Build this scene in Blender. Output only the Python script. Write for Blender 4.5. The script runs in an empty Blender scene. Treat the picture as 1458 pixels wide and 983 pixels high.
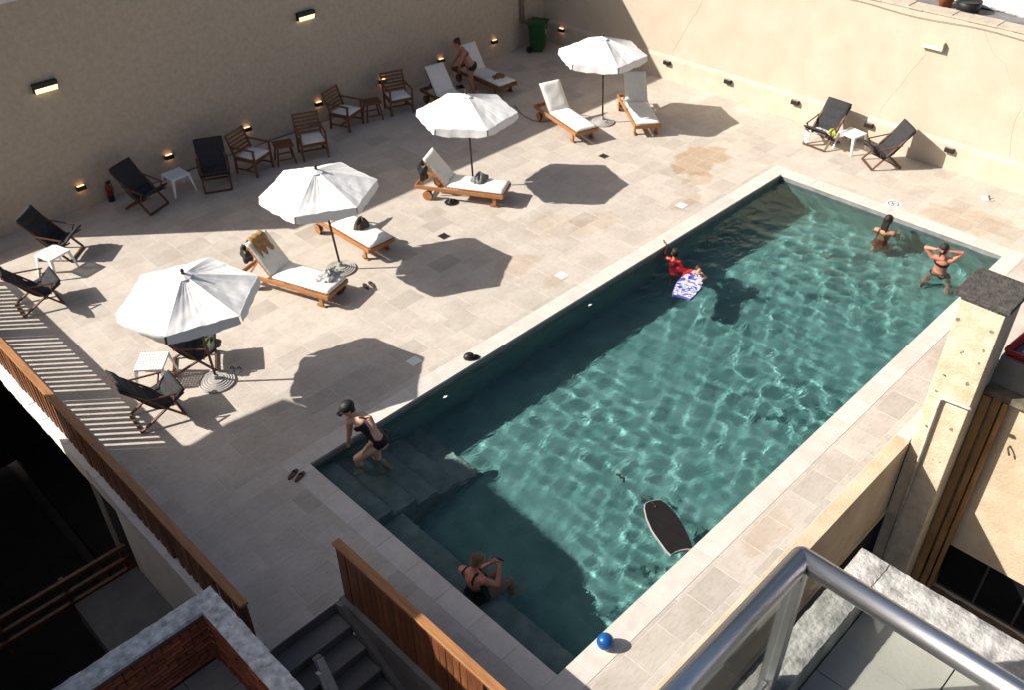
import bpy, bmesh, math, random
import numpy as np
from mathutils import Vector, Matrix, Quaternion
random.seed(7); np.random.seed(7)
SC = bpy.context.scene
COL = SC.collection
R = math.radians

# ---------------------------------------------------------------- camera
W0, H0 = 1458.0, 983.0
FPX = 1297.66
CAM = np.array([-4.54602732, -8.92765582, 9.5])
RM = np.array([[0.70613061, -0.43847835, 0.55598229], [-0.70798021, -0.42392, 0.56485029], [-0.01198261, -0.79248254, -0.60977688]])
cam = bpy.data.cameras.new('camera'); camo = bpy.data.objects.new('camera', cam); COL.objects.link(camo)
cam.sensor_width = 36.0; cam.lens = FPX / W0 * 36.0; cam.clip_start = 0.05; cam.clip_end = 500
mw = Matrix.Identity(4)
for i in range(3):
    mw[i][0] = RM[i][0]; mw[i][1] = -RM[i][1]; mw[i][2] = -RM[i][2]; mw[i][3] = CAM[i]
camo.matrix_world = mw
SC.camera = camo

def ray(px, py): return RM @ np.array([(px - W0/2)/FPX, (py - H0/2)/FPX, 1.0])
def g(px, py, z=0.0):                       # pixel of the photograph -> point on the level z
    d = ray(px, py); t = (z - CAM[2]) / d[2]; p = CAM + t*d
    return Vector((p[0], p[1], p[2]))
def onx(px, py, X):
    d = ray(px, py); t = (X - CAM[0]) / d[0]; return Vector(CAM + t*d)
def ony(px, py, Y):
    d = ray(px, py); t = (Y - CAM[1]) / d[1]; return Vector(CAM + t*d)
def bone(parent, px, py, L, near=True):     # joint seen at a pixel, a bone's length away from its parent joint
    d = ray(px, py); d = d/np.linalg.norm(d); o = CAM - np.array(parent)
    b = o @ d; c = o @ o - L*L; D = b*b - c
    t = -b if D < 0 else (-b - math.sqrt(D) if near else -b + math.sqrt(D))
    p = CAM + t*d
    v = Vector(p) - Vector(parent)
    return Vector(parent) + v.normalized()*L if D < 0 else Vector(p)

# ---------------------------------------------------------------- sky, sun, exposure
SUN_H = Vector((0.75, -0.66, 0)).normalized(); SUN_EL = R(36.0)
world = bpy.data.worlds.new('World'); SC.world = world; world.use_nodes = True
wn = world.node_tree.nodes; wl = world.node_tree.links
sky = wn.new('ShaderNodeTexSky'); sky.sky_type = 'NISHITA'; sky.sun_disc = False
sky.dust_density = 3.5; sky.ozone_density = 0.5; sky.air_density = 0.8
sky.sun_elevation = SUN_EL; sky.sun_rotation = math.atan2(-SUN_H.x, -SUN_H.y)
bgn = wn['Background']; wl.new(sky.outputs[0], bgn.inputs[0]); bgn.inputs[1].default_value = 0.066
sl = bpy.data.lights.new('sun', 'SUN'); sl.energy = 5.0; sl.angle = R(0.5); sl.color = (1.0, 0.95, 0.88)
so = bpy.data.objects.new('sun', sl); COL.objects.link(so)
sd = Vector((SUN_H.x*math.cos(SUN_EL), SUN_H.y*math.cos(SUN_EL), -math.sin(SUN_EL)))
so.rotation_euler = sd.to_track_quat('-Z', 'Y').to_euler(); so.location = (-8, 8, 12)
SC.view_settings.view_transform = 'Standard'; SC.view_settings.look = 'None'
SC.view_settings.exposure = 0.66; SC.view_settings.gamma = 1.0
cy = SC.cycles
cy.use_denoising = True; cy.max_bounces = 10; cy.diffuse_bounces = 4; cy.glossy_bounces = 4
cy.transmission_bounces = 8; cy.transparent_max_bounces = 8; cy.caustics_refractive = True; cy.caustics_reflective = False
cy.sample_clamp_indirect = 4.0; cy.blur_glossy = 0.5
sl.cycles.is_caustics_light = True

# ---------------------------------------------------------------- materials
MATS = {}
def mat(name, c1, c2=None, scale=6.0, rough=0.7, bump=0.0, bscale=None, metal=0.0, spec=0.4, stretch=None, coord='Object', trans=0.0, detail=6.0, tint=0.0, bdist=0.01):
    if name in MATS: return MATS[name]
    m = bpy.data.materials.new(name); m.use_nodes = True; nt = m.node_tree; n = nt.nodes; l = nt.links
    b = n['Principled BSDF']
    b.inputs['Roughness'].default_value = rough; b.inputs['Metallic'].default_value = metal
    b.inputs['Specular IOR Level'].default_value = spec
    c2 = c2 or tuple(x*0.8 for x in c1)
    if coord == 'World':
        src = n.new('ShaderNodeNewGeometry').outputs['Position']
    else:
        src = n.new('ShaderNodeTexCoord').outputs['Object']
    if stretch:
        mp = n.new('ShaderNodeMapping'); mp.inputs['Scale'].default_value = stretch; l.new(src, mp.inputs[0]); src = mp.outputs[0]
    tx = n.new('ShaderNodeTexNoise'); tx.inputs['Scale'].default_value = scale; tx.inputs['Detail'].default_value = detail; tx.inputs['Roughness'].default_value = 0.6
    l.new(src, tx.inputs['Vector'])
    rp = n.new('ShaderNodeValToRGB'); rp.color_ramp.elements[0].position = 0.32; rp.color_ramp.elements[1].position = 0.68
    rp.color_ramp.elements[0].color = (*c2, 1); rp.color_ramp.elements[1].color = (*c1, 1)
    l.new(tx.outputs['Fac'], rp.inputs[0])
    colout = rp.outputs[0]
    if tint > 0:
        at = n.new('ShaderNodeAttribute'); at.attribute_name = 'tint'
        mr = n.new('ShaderNodeMapRange'); mr.inputs[3].default_value = 1 - tint; mr.inputs[4].default_value = 1 + tint; l.new(at.outputs['Fac'], mr.inputs[0])
        mx = n.new('ShaderNodeVectorMath'); mx.operation = 'SCALE'; l.new(colout, mx.inputs[0]); l.new(mr.outputs[0], mx.inputs['Scale']); colout = mx.outputs[0]
    l.new(colout, b.inputs['Base Color'])
    if bump > 0:
        t2 = n.new('ShaderNodeTexNoise'); t2.inputs['Scale'].default_value = bscale or scale*4; t2.inputs['Detail'].default_value = 5; l.new(src, t2.inputs['Vector'])
        bp = n.new('ShaderNodeBump'); bp.inputs['Strength'].default_value = bump; bp.inputs['Distance'].default_value = bdist
        l.new(t2.outputs['Fac'], bp.inputs['Height']); l.new(bp.outputs[0], b.inputs['Normal'])
    if trans > 0:
        tr = n.new('ShaderNodeBsdfTranslucent'); l.new(colout, tr.inputs[0])
        ms = n.new('ShaderNodeMixShader'); ms.inputs[0].default_value = trans
        l.new(b.outputs[0], ms.inputs[1]); l.new(tr.outputs[0], ms.inputs[2]); l.new(ms.outputs[0], n['Material Output'].inputs[0])
    MATS[name] = m
    return m
def emit(name, col, strength):
    if name in MATS: return MATS[name]
    m = bpy.data.materials.new(name); m.use_nodes = True; n = m.node_tree.nodes
    b = n['Principled BSDF']; b.inputs['Base Color'].default_value = (*col, 1); b.inputs['Emission Color'].default_value = (*col, 1); b.inputs['Emission Strength'].default_value = strength
    MATS[name] = m; return m

# ---------------------------------------------------------------- mesh builder
class MB:
    def __init__(s): s.v = []; s.f = []
    def add(s, vs, fs):
        o = len(s.v); s.v += [tuple(v) for v in vs]; s.f += [tuple(i+o for i in f) for f in fs]; return s
    def box(s, c, d, rot=None):
        hx, hy, hz = d[0]/2, d[1]/2, d[2]/2
        P = [Vector((x*hx, y*hy, z*hz)) for z in (-1, 1) for y in (-1, 1) for x in (-1, 1)]
        if rot is not None: P = [rot @ p for p in P]
        c = Vector(c)
        return s.add([p + c for p in P], [(0,2,3,1), (4,5,7,6), (0,1,5,4), (2,6,7,3), (0,4,6,2), (1,3,7,5)])
    def bx(s, x0, x1, y0, y1, z0, z1): return s.box(((x0+x1)/2, (y0+y1)/2, (z0+z1)/2), (abs(x1-x0), abs(y1-y0), abs(z1-z0)))
    def beam(s, p, q, w, h, up=(0,0,1)):
        p = Vector(p); q = Vector(q); d = (q-p); L = d.length; x = d/L; u = Vector(up)
        y = u.cross(x)
        if y.length < 1e-4: y = Vector((0,1,0)).cross(x)
        y.normalize(); z = x.cross(y)
        return s.box((p+q)/2, (L, w, h), Matrix((x, y, z)).transposed())
    def tube(s, pts, r, n=8, cap=True):
        pts = [Vector(p) for p in pts]; rs = r if isinstance(r, (list, tuple)) else [r]*len(pts)
        o = len(s.v); prev = None
        for i, p in enumerate(pts):
            t = (pts[min(i+1, len(pts)-1)] - pts[max(i-1, 0)]).normalized()
            a = Vector((0,0,1)).cross(t) if prev is None else (prev - prev.dot(t)*t)
            if a.length < 1e-4: a = Vector((1,0,0)).cross(t)
            a.normalize(); b = t.cross(a); prev = a
            for k in range(n):
                an = 2*math.pi*k/n; s.v.append(tuple(p + rs[i]*(math.cos(an)*a + math.sin(an)*b)))
        for i in range(len(pts)-1):
            for k in range(n):
                k2 = (k+1) % n; s.f.append((o+i*n+k, o+i*n+k2, o+(i+1)*n+k2, o+(i+1)*n+k))
        if cap:
            s.f.append(tuple(o+k for k in range(n))[::-1]); e = o+(len(pts)-1)*n; s.f.append(tuple(e+k for k in range(n)))
        return s
    def lathe(s, prof, n=24, c=(0,0,0)):
        o = len(s.v)
        for (r, z) in prof:
            for k in range(n):
                a = 2*math.pi*k/n; s.v.append((c[0]+r*math.cos(a), c[1]+r*math.sin(a), c[2]+z))
        for i in range(len(prof)-1):
            for k in range(n):
                k2 = (k+1) % n; s.f.append((o+i*n+k, o+i*n+k2, o+(i+1)*n+k2, o+(i+1)*n+k))
        s.f.append(tuple(o+k for k in range(n))[::-1]); e = o+(len(prof)-1)*n; s.f.append(tuple(e+k for k in range(n)))
        return s
    def prism(s, poly, z0, z1):
        n = len(poly)
        return s.add([(x, y, z0) for x, y in poly] + [(x, y, z1) for x, y in poly],
                     [tuple(range(n))[::-1], tuple(range(n, 2*n))] + [(i, (i+1) % n, n+(i+1) % n, n+i) for i in range(n)])
    def ell(s, c, r, rot=None, nu=14, nv=9):
        o = len(s.v); c = Vector(c); P = [Vector((0,0,-1))]
        for j in range(1, nv):
            th = math.pi*j/nv
            for i in range(nu):
                ph = 2*math.pi*i/nu; P.append(Vector((math.sin(th)*math.cos(ph), math.sin(th)*math.sin(ph), -math.cos(th))))
        P.append(Vector((0,0,1)))
        for p in P:
            q = Vector((p.x*r[0], p.y*r[1], p.z*r[2])); q = rot @ q if rot is not None else q; s.v.append(tuple(q + c))
        for i in range(nu): s.f.append((o, o+1+(i+1) % nu, o+1+i))
        for j in range(nv-2):
            for i in range(nu):
                a = o+1+j*nu; s.f.append((a+i, a+(i+1) % nu, a+nu+(i+1) % nu, a+nu+i))
        e = o+1+(nv-1)*nu; a = e-nu
        for i in range(nu): s.f.append((a+i, a+(i+1) % nu, e))
        return s
    def grid(s, fn, nu, nv):
        o = len(s.v)
        for j in range(nv+1):
            for i in range(nu+1): s.v.append(tuple(fn(i/nu, j/nv)))
        for j in range(nv):
            for i in range(nu):
                a = o+j*(nu+1)+i; s.f.append((a, a+1, a+nu+2, a+nu+1))
        return s
    def mesh(s, name, m=None, smooth=False):
        me = bpy.data.meshes.new(name); me.from_pydata(s.v, [], s.f); me.update()
        if m: me.materials.append(m)
        if smooth: me.polygons.foreach_set('use_smooth', [True]*len(me.polygons))
        return me
    def build(s, name, m, parent=None, smooth=False, bevel=0.0, loc=None, solid=0.0):
        o = bpy.data.objects.new(name, s.mesh(name, m, smooth)); COL.objects.link(o)
        if parent is not None: o.parent = parent
        if loc is not None: o.location = loc
        if solid > 0:
            md = o.modifiers.new('solid', 'SOLIDIFY'); md.thickness = solid; md.offset = 0
        if bevel > 0:
            md = o.modifiers.new('bevel', 'BEVEL'); md.width = bevel; md.segments = 2; md.limit_method = 'ANGLE'; md.angle_limit = R(40)
        return o
def tag(o, label, cat, group=None):
    o['label'] = label; o['category'] = cat
    if group: o['group'] = group
    return o
def struct(o, kind='structure'): o['kind'] = kind; return o
def empty(name, loc, rz=0.0):
    o = bpy.data.objects.new(name, None); o.empty_display_size = 0.2; COL.objects.link(o); o.location = loc; o.rotation_euler = (0, 0, rz); return o
def copy_tree(o, parent=None):
    c = o.copy(); COL.objects.link(c)
    if parent is not None: c.parent = parent
    for ch in [x for x in KIDS.get(o.name, [])]: copy_tree(ch, c)
    return c
KIDS = {}
def index_kids(o):
    KIDS[o.name] = [c for c in o.children]
    for c in o.children: index_kids(c)
def jit(s): return random.uniform(-s, s)
# ================================================================ THE SETTING
PL, PW = 12.787, 4.978           # pool length (x) and width (towards -y)
XW, YW = 15.57, 9.91             # inner faces of the end wall and the long wall
WZ = -0.13                       # water level
DEPTH = 1.0

def tile_material():
    m = bpy.data.materials.new('travertine'); m.use_nodes = True; nt = m.node_tree; n = nt.nodes; l = nt.links
    b = n['Principled BSDF']; b.inputs['Roughness'].default_value = 0.62; b.inputs['Specular IOR Level'].default_value = 0.35
    pos = n.new('ShaderNodeNewGeometry').outputs['Position']
    t1 = n.new('ShaderNodeTexNoise'); t1.inputs['Scale'].default_value = 2.2; t1.inputs['Detail'].default_value = 8; t1.inputs['Roughness'].default_value = 0.7; l.new(pos, t1.inputs['Vector'])
    r1 = n.new('ShaderNodeValToRGB'); e = r1.color_ramp.elements
    e[0].position = 0.3; e[0].color = (0.44, 0.385, 0.325, 1); e[1].position = 0.66; e[1].color = (0.55, 0.495, 0.435, 1)
    l.new(t1.outputs['Fac'], r1.inputs[0])
    at = n.new('ShaderNodeAttribute'); at.attribute_name = 'tint'
    mr = n.new('ShaderNodeMapRange'); mr.inputs[3].default_value = 0.80; mr.inputs[4].default_value = 1.04; l.new(at.outputs['Fac'], mr.inputs[0])
    sc = n.new('ShaderNodeVectorMath'); sc.operation = 'SCALE'; l.new(r1.outputs[0], sc.inputs[0]); l.new(mr.outputs[0], sc.inputs['Scale'])
    col = sc.outputs[0]
    # fine veins and pits
    t2 = n.new('ShaderNodeTexNoise'); t2.inputs['Scale'].default_value = 18; t2.inputs['Detail'].default_value = 6
    mp = n.new('ShaderNodeMapping'); mp.inputs['Scale'].default_value = (0.5, 1.6, 1); l.new(pos, mp.inputs[0]); l.new(mp.outputs[0], t2.inputs['Vector'])
    r2 = n.new('ShaderNodeValToRGB'); e = r2.color_ramp.elements; e[0].position = 0.25; e[0].color = (0.8, 0.77, 0.73, 1); e[1].position = 0.5; e[1].color = (1.03, 1.02, 1.0, 1)
    l.new(t2.outputs['Fac'], r2.inputs[0])
    mu = n.new('ShaderNodeMix'); mu.data_type = 'RGBA'; mu.blend_type = 'MULTIPLY'; mu.inputs[0].default_value = 0.7; l.new(col, mu.inputs[6]); l.new(r2.outputs[0], mu.inputs[7]); col = mu.outputs[2]
    # rusty water stains with ragged outlines
    ns = n.new('ShaderNodeTexNoise'); ns.inputs['Scale'].default_value = 1.6; ns.inputs['Detail'].default_value = 5; l.new(pos, ns.inputs['Vector'])
    for (x, y, rx, ry, st) in ((12.15, 1.75, 1.15, 0.75, 0.85), (11.2, 1.2, 0.5, 0.35, 0.5), (10.3, 0.75, 0.55, 0.3, 0.5), (6.1, 0.75, 0.5, 0.25, 0.5), (5.9, 1.6, 0.7, 0.4, 0.35), (7.4, 2.2, 0.8, 0.5, 0.3), (13.6, -3.9, 0.7, 1.3, 0.45), (8.3, 1.6, 0.9, 0.4, 0.3), (3.5, -5.5, 0.7, 0.3, 0.35), (9.0, -5.5, 0.9, 0.3, 0.35)):
        sb = n.new('ShaderNodeVectorMath'); sb.operation = 'SUBTRACT'; sb.inputs[1].default_value = (x, y, 0); l.new(pos, sb.inputs[0])
        dv = n.new('ShaderNodeVectorMath'); dv.operation = 'MULTIPLY'; dv.inputs[1].default_value = (1/rx, 1/ry, 0); l.new(sb.outputs[0], dv.inputs[0])
        ln = n.new('ShaderNodeVectorMath'); ln.operation = 'LENGTH'; l.new(dv.outputs[0], ln.inputs[0])
        ad = n.new('ShaderNodeMath'); ad.operation = 'MULTIPLY_ADD'; ad.inputs[1].default_value = 1.8; l.new(ns.outputs['Fac'], ad.inputs[0]); l.new(ln.outputs['Value'], ad.inputs[2])
        mm = n.new('ShaderNodeMapRange'); mm.inputs[1].default_value = 1.55; mm.inputs[2].default_value = 1.72; mm.inputs[3].default_value = st; mm.inputs[4].default_value = 0; l.new(ad.outputs[0], mm.inputs[0])
        mx = n.new('ShaderNodeMix'); mx.data_type = 'RGBA'; mx.blend_type = 'MULTIPLY'; l.new(mm.outputs[0], mx.inputs[0]); l.new(col, mx.inputs[6]); mx.inputs[7].default_value = (0.80, 0.66, 0.50, 1); col = mx.outputs[2]
    l.new(col, b.inputs['Base Color'])
    bp = n.new('ShaderNodeBump'); bp.inputs['Strength'].default_value = 0.25; bp.inputs['Distance'].default_value = 0.004; l.new(t2.outputs['Fac'], bp.inputs['Height']); l.new(bp.outputs[0], b.inputs['Normal'])
    return m
M_TILE = tile_material()
M_COPING = mat('pale_coping', (0.63, 0.585, 0.525), (0.53, 0.485, 0.425), 5, 0.6, 0.2, 30, coord='World', tint=0.07)
M_GROUT = mat('grout', (0.66, 0.61, 0.54), (0.50, 0.45, 0.39), 12, 0.9, coord='World')
M_STUCCO = mat('cream_stucco', (0.545, 0.47, 0.372), (0.49, 0.412, 0.318), 1.6, 0.9, 0.22, 26, coord='World', spec=0.2, bdist=0.02)
M_STUCCO2 = mat('rough_stucco', (0.56, 0.475, 0.375), (0.46, 0.385, 0.295), 9.0, 0.95, 0.6, 24, coord='World', spec=0.15, bdist=0.02)
M_WHITEWALL = mat('white_render', (0.84, 0.82, 0.78), (0.72, 0.70, 0.66), 2.5, 0.85, 0.4, 30, coord='World')
M_CONC = mat('weathered_concrete', (0.60, 0.575, 0.53), (0.22, 0.21, 0.195), 11.0, 0.95, 0.6, 55, coord='World', spec=0.2, bdist=0.012)
M_CONC2 = mat('brightened_lichened_cement', (0.84, 0.82, 0.78), (0.34, 0.325, 0.30), 11.0, 0.95, 0.8, 30, coord='World', spec=0.2, bdist=0.015)  # lichened cement, coloured paler to stand in for reflected light
M_DCONC = mat('grey_concrete', (0.22, 0.21, 0.20), (0.15, 0.145, 0.14), 2.5, 0.9, 0.3, 30, coord='World')
M_DARK = mat('shade_and_soil_black', (0.035, 0.033, 0.03), (0.02, 0.02, 0.02), 2, 0.95, coord='World', spec=0.1)  # near-black: deep shade of the pit and openings put into the colour

# ---- ground: one sheet far below the terrace, reaching out
struct(MB().bx(-60, 80, -60, 60, -5.4, -5.0).build('ground', mat('earth', (0.10, 0.085, 0.07), (0.06, 0.05, 0.04), 0.8, 1.0, coord='World')))

# ---- deck slab (with the pool and stair openings left out)
deck_rects = [(-2.18, XW, 0.0, YW), (PL, XW, -8.0, 0.0), (7.95, PL, -8.0, -PW), (-0.30, 7.95, -6.05, -PW), (-2.18, 0.0, -2.28, 0.0), (-1.12, 0.0, -6.05, -2.28)]
sl_ = MB()
for i, (x0, x1, y0, y1) in enumerate(deck_rects): sl_.bx(x0, x1, y0, y1, -0.32, -0.0014 - 0.0004*(i % 3))
deck = struct(sl_.build('pool_deck', M_GROUT))
und = MB()
und.bx(-1.0, 6.5, -6.03, -5.4, -4.9, -0.33)
und.bx(1.3, XW, 0.35, YW, -4.9, -0.33)
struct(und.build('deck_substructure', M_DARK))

# ---- tiles: running bond, rows along x
TW, TH, GAP = 0.61, 0.41, 0.007
tiles = []
def lay(x0, x1, y0, y1, cop=False):
    j = math.floor(y0/TH)
    while j*TH < y1:
        a, b_ = max(y0, j*TH), min(y1, (j+1)*TH)
        if b_ - a > 0.03:
            rnd = random.Random(j*131+7); off = rnd.uniform(0, TW)
            i = math.floor((x0-off)/TW)
            while off + i*TW < x1:
                c, d = max(x0, off+i*TW), min(x1, off+(i+1)*TW)
                if d - c > 0.03: tiles.append((c+GAP/2, d-GAP/2, a+GAP/2, b_-GAP/2))
                i += 1
        j += 1
CP = 0.30
lay(-2.16, XW, CP, YW)
lay(PL+CP, XW, -7.98, CP)
lay(7.97, PL+CP, -7.98, -PW-CP)
lay(-0.30, 7.97, -5.85, -PW-CP)
lay(-2.16, -CP, -2.26, CP)
lay(-1.10, -CP, -5.85, -2.26)
cop = []
def run(n0, n1, fixed0, fixed1, axis):
    p = n0
    k = 0
    while p < n1 - 0.02:
        q = min(n1, p + 0.6)
        cop.append((p+.002, q-.002, fixed0, fixed1) if axis == 'x' else (fixed0, fixed1, p+.002, q-.002)); p = q
run(-CP, PL+CP, -0.025, CP-GAP/2, 'x'); run(-CP, PL+CP, -PW-CP+GAP/2, -PW+0.025, 'x')
run(-PW+.025, -.025, -CP+GAP/2, 0.025, 'y'); run(-PW+.025, -.025, PL-.025, PL+CP-GAP/2, 'y')
def tilebox(r, z1, z0=-0.0215):
    x0, x1, y0, y1 = r; c = 0.0015
    V = [(x0, y0, z0), (x1, y0, z0), (x1, y1, z0), (x0, y1, z0), (x0, y0, z1-c), (x1, y0, z1-c), (x1, y1, z1-c), (x0, y1, z1-c),
         (x0+c, y0+c, z1), (x1-c, y0+c, z1), (x1-c, y1-c, z1), (x0+c, y1-c, z1)]
    F = [(0,1,5,4), (1,2,6,5), (2,3,7,6), (3,0,4,7), (4,5,9,8), (5,6,10,9), (6,7,11,10), (7,4,8,11), (8,9,10,11)]
    return V, F
def settint(me, vals):
    a = me.attributes.new('tint', 'FLOAT', 'FACE'); a.data.foreach_set('value', vals)
def px_area(r):
    P = []
    for (x, y) in ((r[0], r[2]), (r[1], r[2]), (r[1], r[3]), (r[0], r[3])):
        c = RM.T @ (np.array((x, y, 0.)) - CAM); P.append((c[0]/c[2]*FPX+W0/2, c[1]/c[2]*FPX+H0/2))
    if not any(0 <= p[0] <= W0 and 0 <= p[1] <= H0 for p in P): return 0
    return 0.5*abs(sum(P[i][0]*P[(i+1) % 4][1]-P[(i+1) % 4][0]*P[i][1] for i in range(4)))
tiles.sort(key=lambda r: -px_area(r))
for r in tiles[:296]:
    m_ = MB(); V, F = tilebox(r, jit(0.0005)); m_.add(V, F); o = m_.build('tile', M_TILE, deck); t = random.random()**0.45; settint(o.data, [t]*len(F))
m_ = MB(); tv = []
for r in tiles[296:]:
    V, F = tilebox(r, jit(0.0008)); m_.add(V, F); tv += [random.random()**0.45]*len(F)
o = m_.build('paving', M_TILE, deck); settint(o.data, tv); o['kind'] = 'stuff'
for r in cop:
    m_ = MB(); V, F = tilebox(r, 0.004 + jit(0.0008), -0.035); m_.add(V, F); o = m_.build('coping_stone', M_COPING, deck); settint(o.data, [random.random()]*len(F))

# ---- pool shell
M_POOL = bpy.data.materials.new('pool_stone'); M_POOL.use_nodes = True
def _pool():
    nt = M_POOL.node_tree; n = nt.nodes; l = nt.links; b = n['Principled BSDF']; b.inputs['Roughness'].default_value = 0.6
    pos = n.new('ShaderNodeNewGeometry').outputs['Position']
    tx = n.new('ShaderNodeTexNoise'); tx.inputs['Scale'].default_value = 3; tx.inputs['Detail'].default_value = 7; l.new(pos, tx.inputs['Vector'])
    rp = n.new('ShaderNodeValToRGB'); e = rp.color_ramp.elements; e[0].position = .3; e[0].color = (0.10, 0.185, 0.178, 1); e[1].position = .7; e[1].color = (0.185, 0.28, 0.268, 1); l.new(tx.outputs['Fac'], rp.inputs[0])
    br = n.new('ShaderNodeTexBrick'); br.inputs['Scale'].default_value = 1.0; br.inputs['Mortar Size'].default_value = 0.006; br.inputs['Brick Width'].default_value = 0.6; br.inputs['Row Height'].default_value = 0.3
    br.inputs['Color1'].default_value = (1, 1, 1, 1); br.inputs['Color2'].default_value = (0.86, 0.86, 0.86, 1); br.inputs['Mortar'].default_value = (0.88, 0.88, 0.88, 1); l.new(pos, br.inputs['Vector'])
    mu = n.new('ShaderNodeMix'); mu.data_type = 'RGBA'; mu.blend_type = 'MULTIPLY'; mu.inputs[0].default_value = 1; l.new(rp.outputs[0], mu.inputs[6]); l.new(br.outputs[0], mu.inputs[7]); l.new(mu.outputs[2], b.inputs['Base Color'])
_pool()
zb = -DEPTH - 0.13
ps = MB()
ps.bx(-0.25, PL+0.25, -PW-0.25, 0.25, zb-0.2, zb)                       # floor
ps.bx(-0.25, 0, -PW-0.25, 0.25, zb+0.001, -0.04); ps.bx(PL, PL+0.25, -PW-0.25, 0.25, zb+0.001, -0.04)
ps.bx(0.0005, PL-0.0005, 0, 0.25, zb+0.001, -0.04); ps.bx(0.0005, PL-0.0005, -PW-0.25, -PW, zb+0.001, -0.04)
shell = struct(ps.build('pool_shell', M_POOL)); shell.cycles.is_caustics_receiver = True
M_BAND = mat('waterline_stone', (0.27, 0.275, 0.27), (0.17, 0.175, 0.175), 4, 0.6, 0.2, 30, coord='World')
for (a, b, c, d) in ((0.004, 0.010, -PW+.012, -.012), (PL-.010, PL-.004, -PW+.012, -.012), (0.011, PL-.011, -0.010, -0.004), (0.011, PL-.011, -PW+.004, -PW+.010)):
    o = MB().bx(a, b, c, d, -0.42, -0.042).build('waterline_band', M_BAND, shell); o.cycles.is_caustics_receiver = True
M_STEP = mat('grey_step_stone', (0.31, 0.295, 0.285), (0.17, 0.165, 0.165), 3.5, 0.6, 0.2, 30, coord='World')
for k in range(5):                                                           # entry steps
    x0 = k*0.42; st = MB().bx(0.001 if k == 0 else x0, x0+0.42, -1.42, -0.001, zb+0.002, WZ-0.14-k*0.19).build('pool_step', M_STEP, shell, bevel=0.012); st.cycles.is_caustics_receiver = True
bench = MB().bx(0.001, 0.56, -PW+0.001, -1.425, zb+0.002, WZ-0.40).build('bench_ledge', M_STEP, shell, bevel=0.012); bench.cycles.is_caustics_receiver = True

# ---- water body with a rippled surface
def water(WAMP=0.043):
    nx, ny = 760, 300
    X = np.linspace(-0.012, PL+0.012, nx+1); Y = np.linspace(-PW-0.012, 0.012, ny+1)
    GX, GY = np.meshgrid(X, Y); Z = np.zeros_like(GX)
    rg = np.random.RandomState(11)
    for i in range(44):
        lam = 0.20*(0.75/0.20)**rg.rand(); k = 2*math.pi/lam; th = rg.rand()*2*math.pi
        wx = GX + 0.06*np.sin(1.3*GY+i); wy = GY + 0.06*np.sin(1.1*GX+2*i)
        mod = 0.85+0.75*np.sin(0.9*GX+i*1.7)*np.sin(1.3*GY+i*0.9)
        Z += WAMP/k/math.sqrt(22)*mod*np.sin(k*(math.cos(th)*wx+math.sin(th)*wy)+rg.rand()*6.28)
    Z *= 0.95 + 0.42*np.sin(0.75*GX+0.5)*np.sin(1.25*GY+0.35*GX+0.4) + 0.22*np.sin(1.7*GX-1.1*GY) - 0.10*(GX > 99)
    for (cx_, cy_, a, lam, dec) in ((8.2, -0.8, 0.003, 0.5, 0.8), (12.0, -2.9, 0.002, 0.4, 0.5), (11.8, -4.2, 0.002, 0.4, 0.5), (0.8, -0.6, 0.003, 0.35, 0.5)):
        r = np.sqrt((GX-cx_)**2+(GY-cy_)**2); Z += a*np.exp(-r/dec)*np.sin(2*math.pi*r/lam)
    Z += WZ
    nv = (nx+1)*(ny+1)
    verts = np.stack([GX.ravel(), GY.ravel(), Z.ravel()], 1)
    ii, jj = np.meshgrid(np.arange(nx), np.arange(ny)); a = (jj*(nx+1)+ii).ravel()
    faces = np.stack([a, a+1, a+nx+2, a+nx+1], 1).tolist()
    vl = verts.tolist()
    me = bpy.data.meshes.new('pool_water'); me.from_pydata(vl, [], faces); me.update()
    sm = np.zeros(len(me.polygons), dtype=bool); sm[:len(faces)] = True; me.polygons.foreach_set('use_smooth', sm)
    ob = bpy.data.objects.new('pool_water', me); COL.objects.link(ob)
    m = bpy.data.materials.new('water'); m.use_nodes = True; nn = m.node_tree.nodes; ll = m.node_tree.links
    nn.remove(nn['Principled BSDF']); gl = nn.new('ShaderNodeBsdfGlass'); gl.inputs['Roughness'].default_value = 0.0; gl.inputs['IOR'].default_value = 1.333; gl.inputs['Color'].default_value = (0.78, 0.968, 0.945, 1)
    ps_ = nn.new('ShaderNodeNewGeometry'); mp = nn.new('ShaderNodeMapping'); mp.inputs['Scale'].default_value = (1.0, 1.7, 1.0); mp.inputs['Rotation'].default_value = (0, 0, 0.5); ll.new(ps_.outputs['Position'], mp.inputs[0])
    n1 = nn.new('ShaderNodeTexNoise'); n1.inputs['Scale'].default_value = 5.0; n1.inputs['Detail'].default_value = 3.0; n1.inputs['Distortion'].default_value = 0.6; ll.new(mp.outputs[0], n1.inputs['Vector'])
    bp = nn.new('ShaderNodeBump'); bp.inputs['Strength'].default_value = 1.0; bp.inputs['Distance'].default_value = 0.018; ll.new(n1.outputs['Fac'], bp.inputs['Height']); ll.new(bp.outputs[0], gl.inputs['Normal'])
    ll.new(gl.outputs[0], nn['Material Output'].inputs[0])
    me.materials.append(m); ob.cycles.is_caustics_caster = True
    # normals must point out at the top
    return struct(ob)
water()

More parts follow.
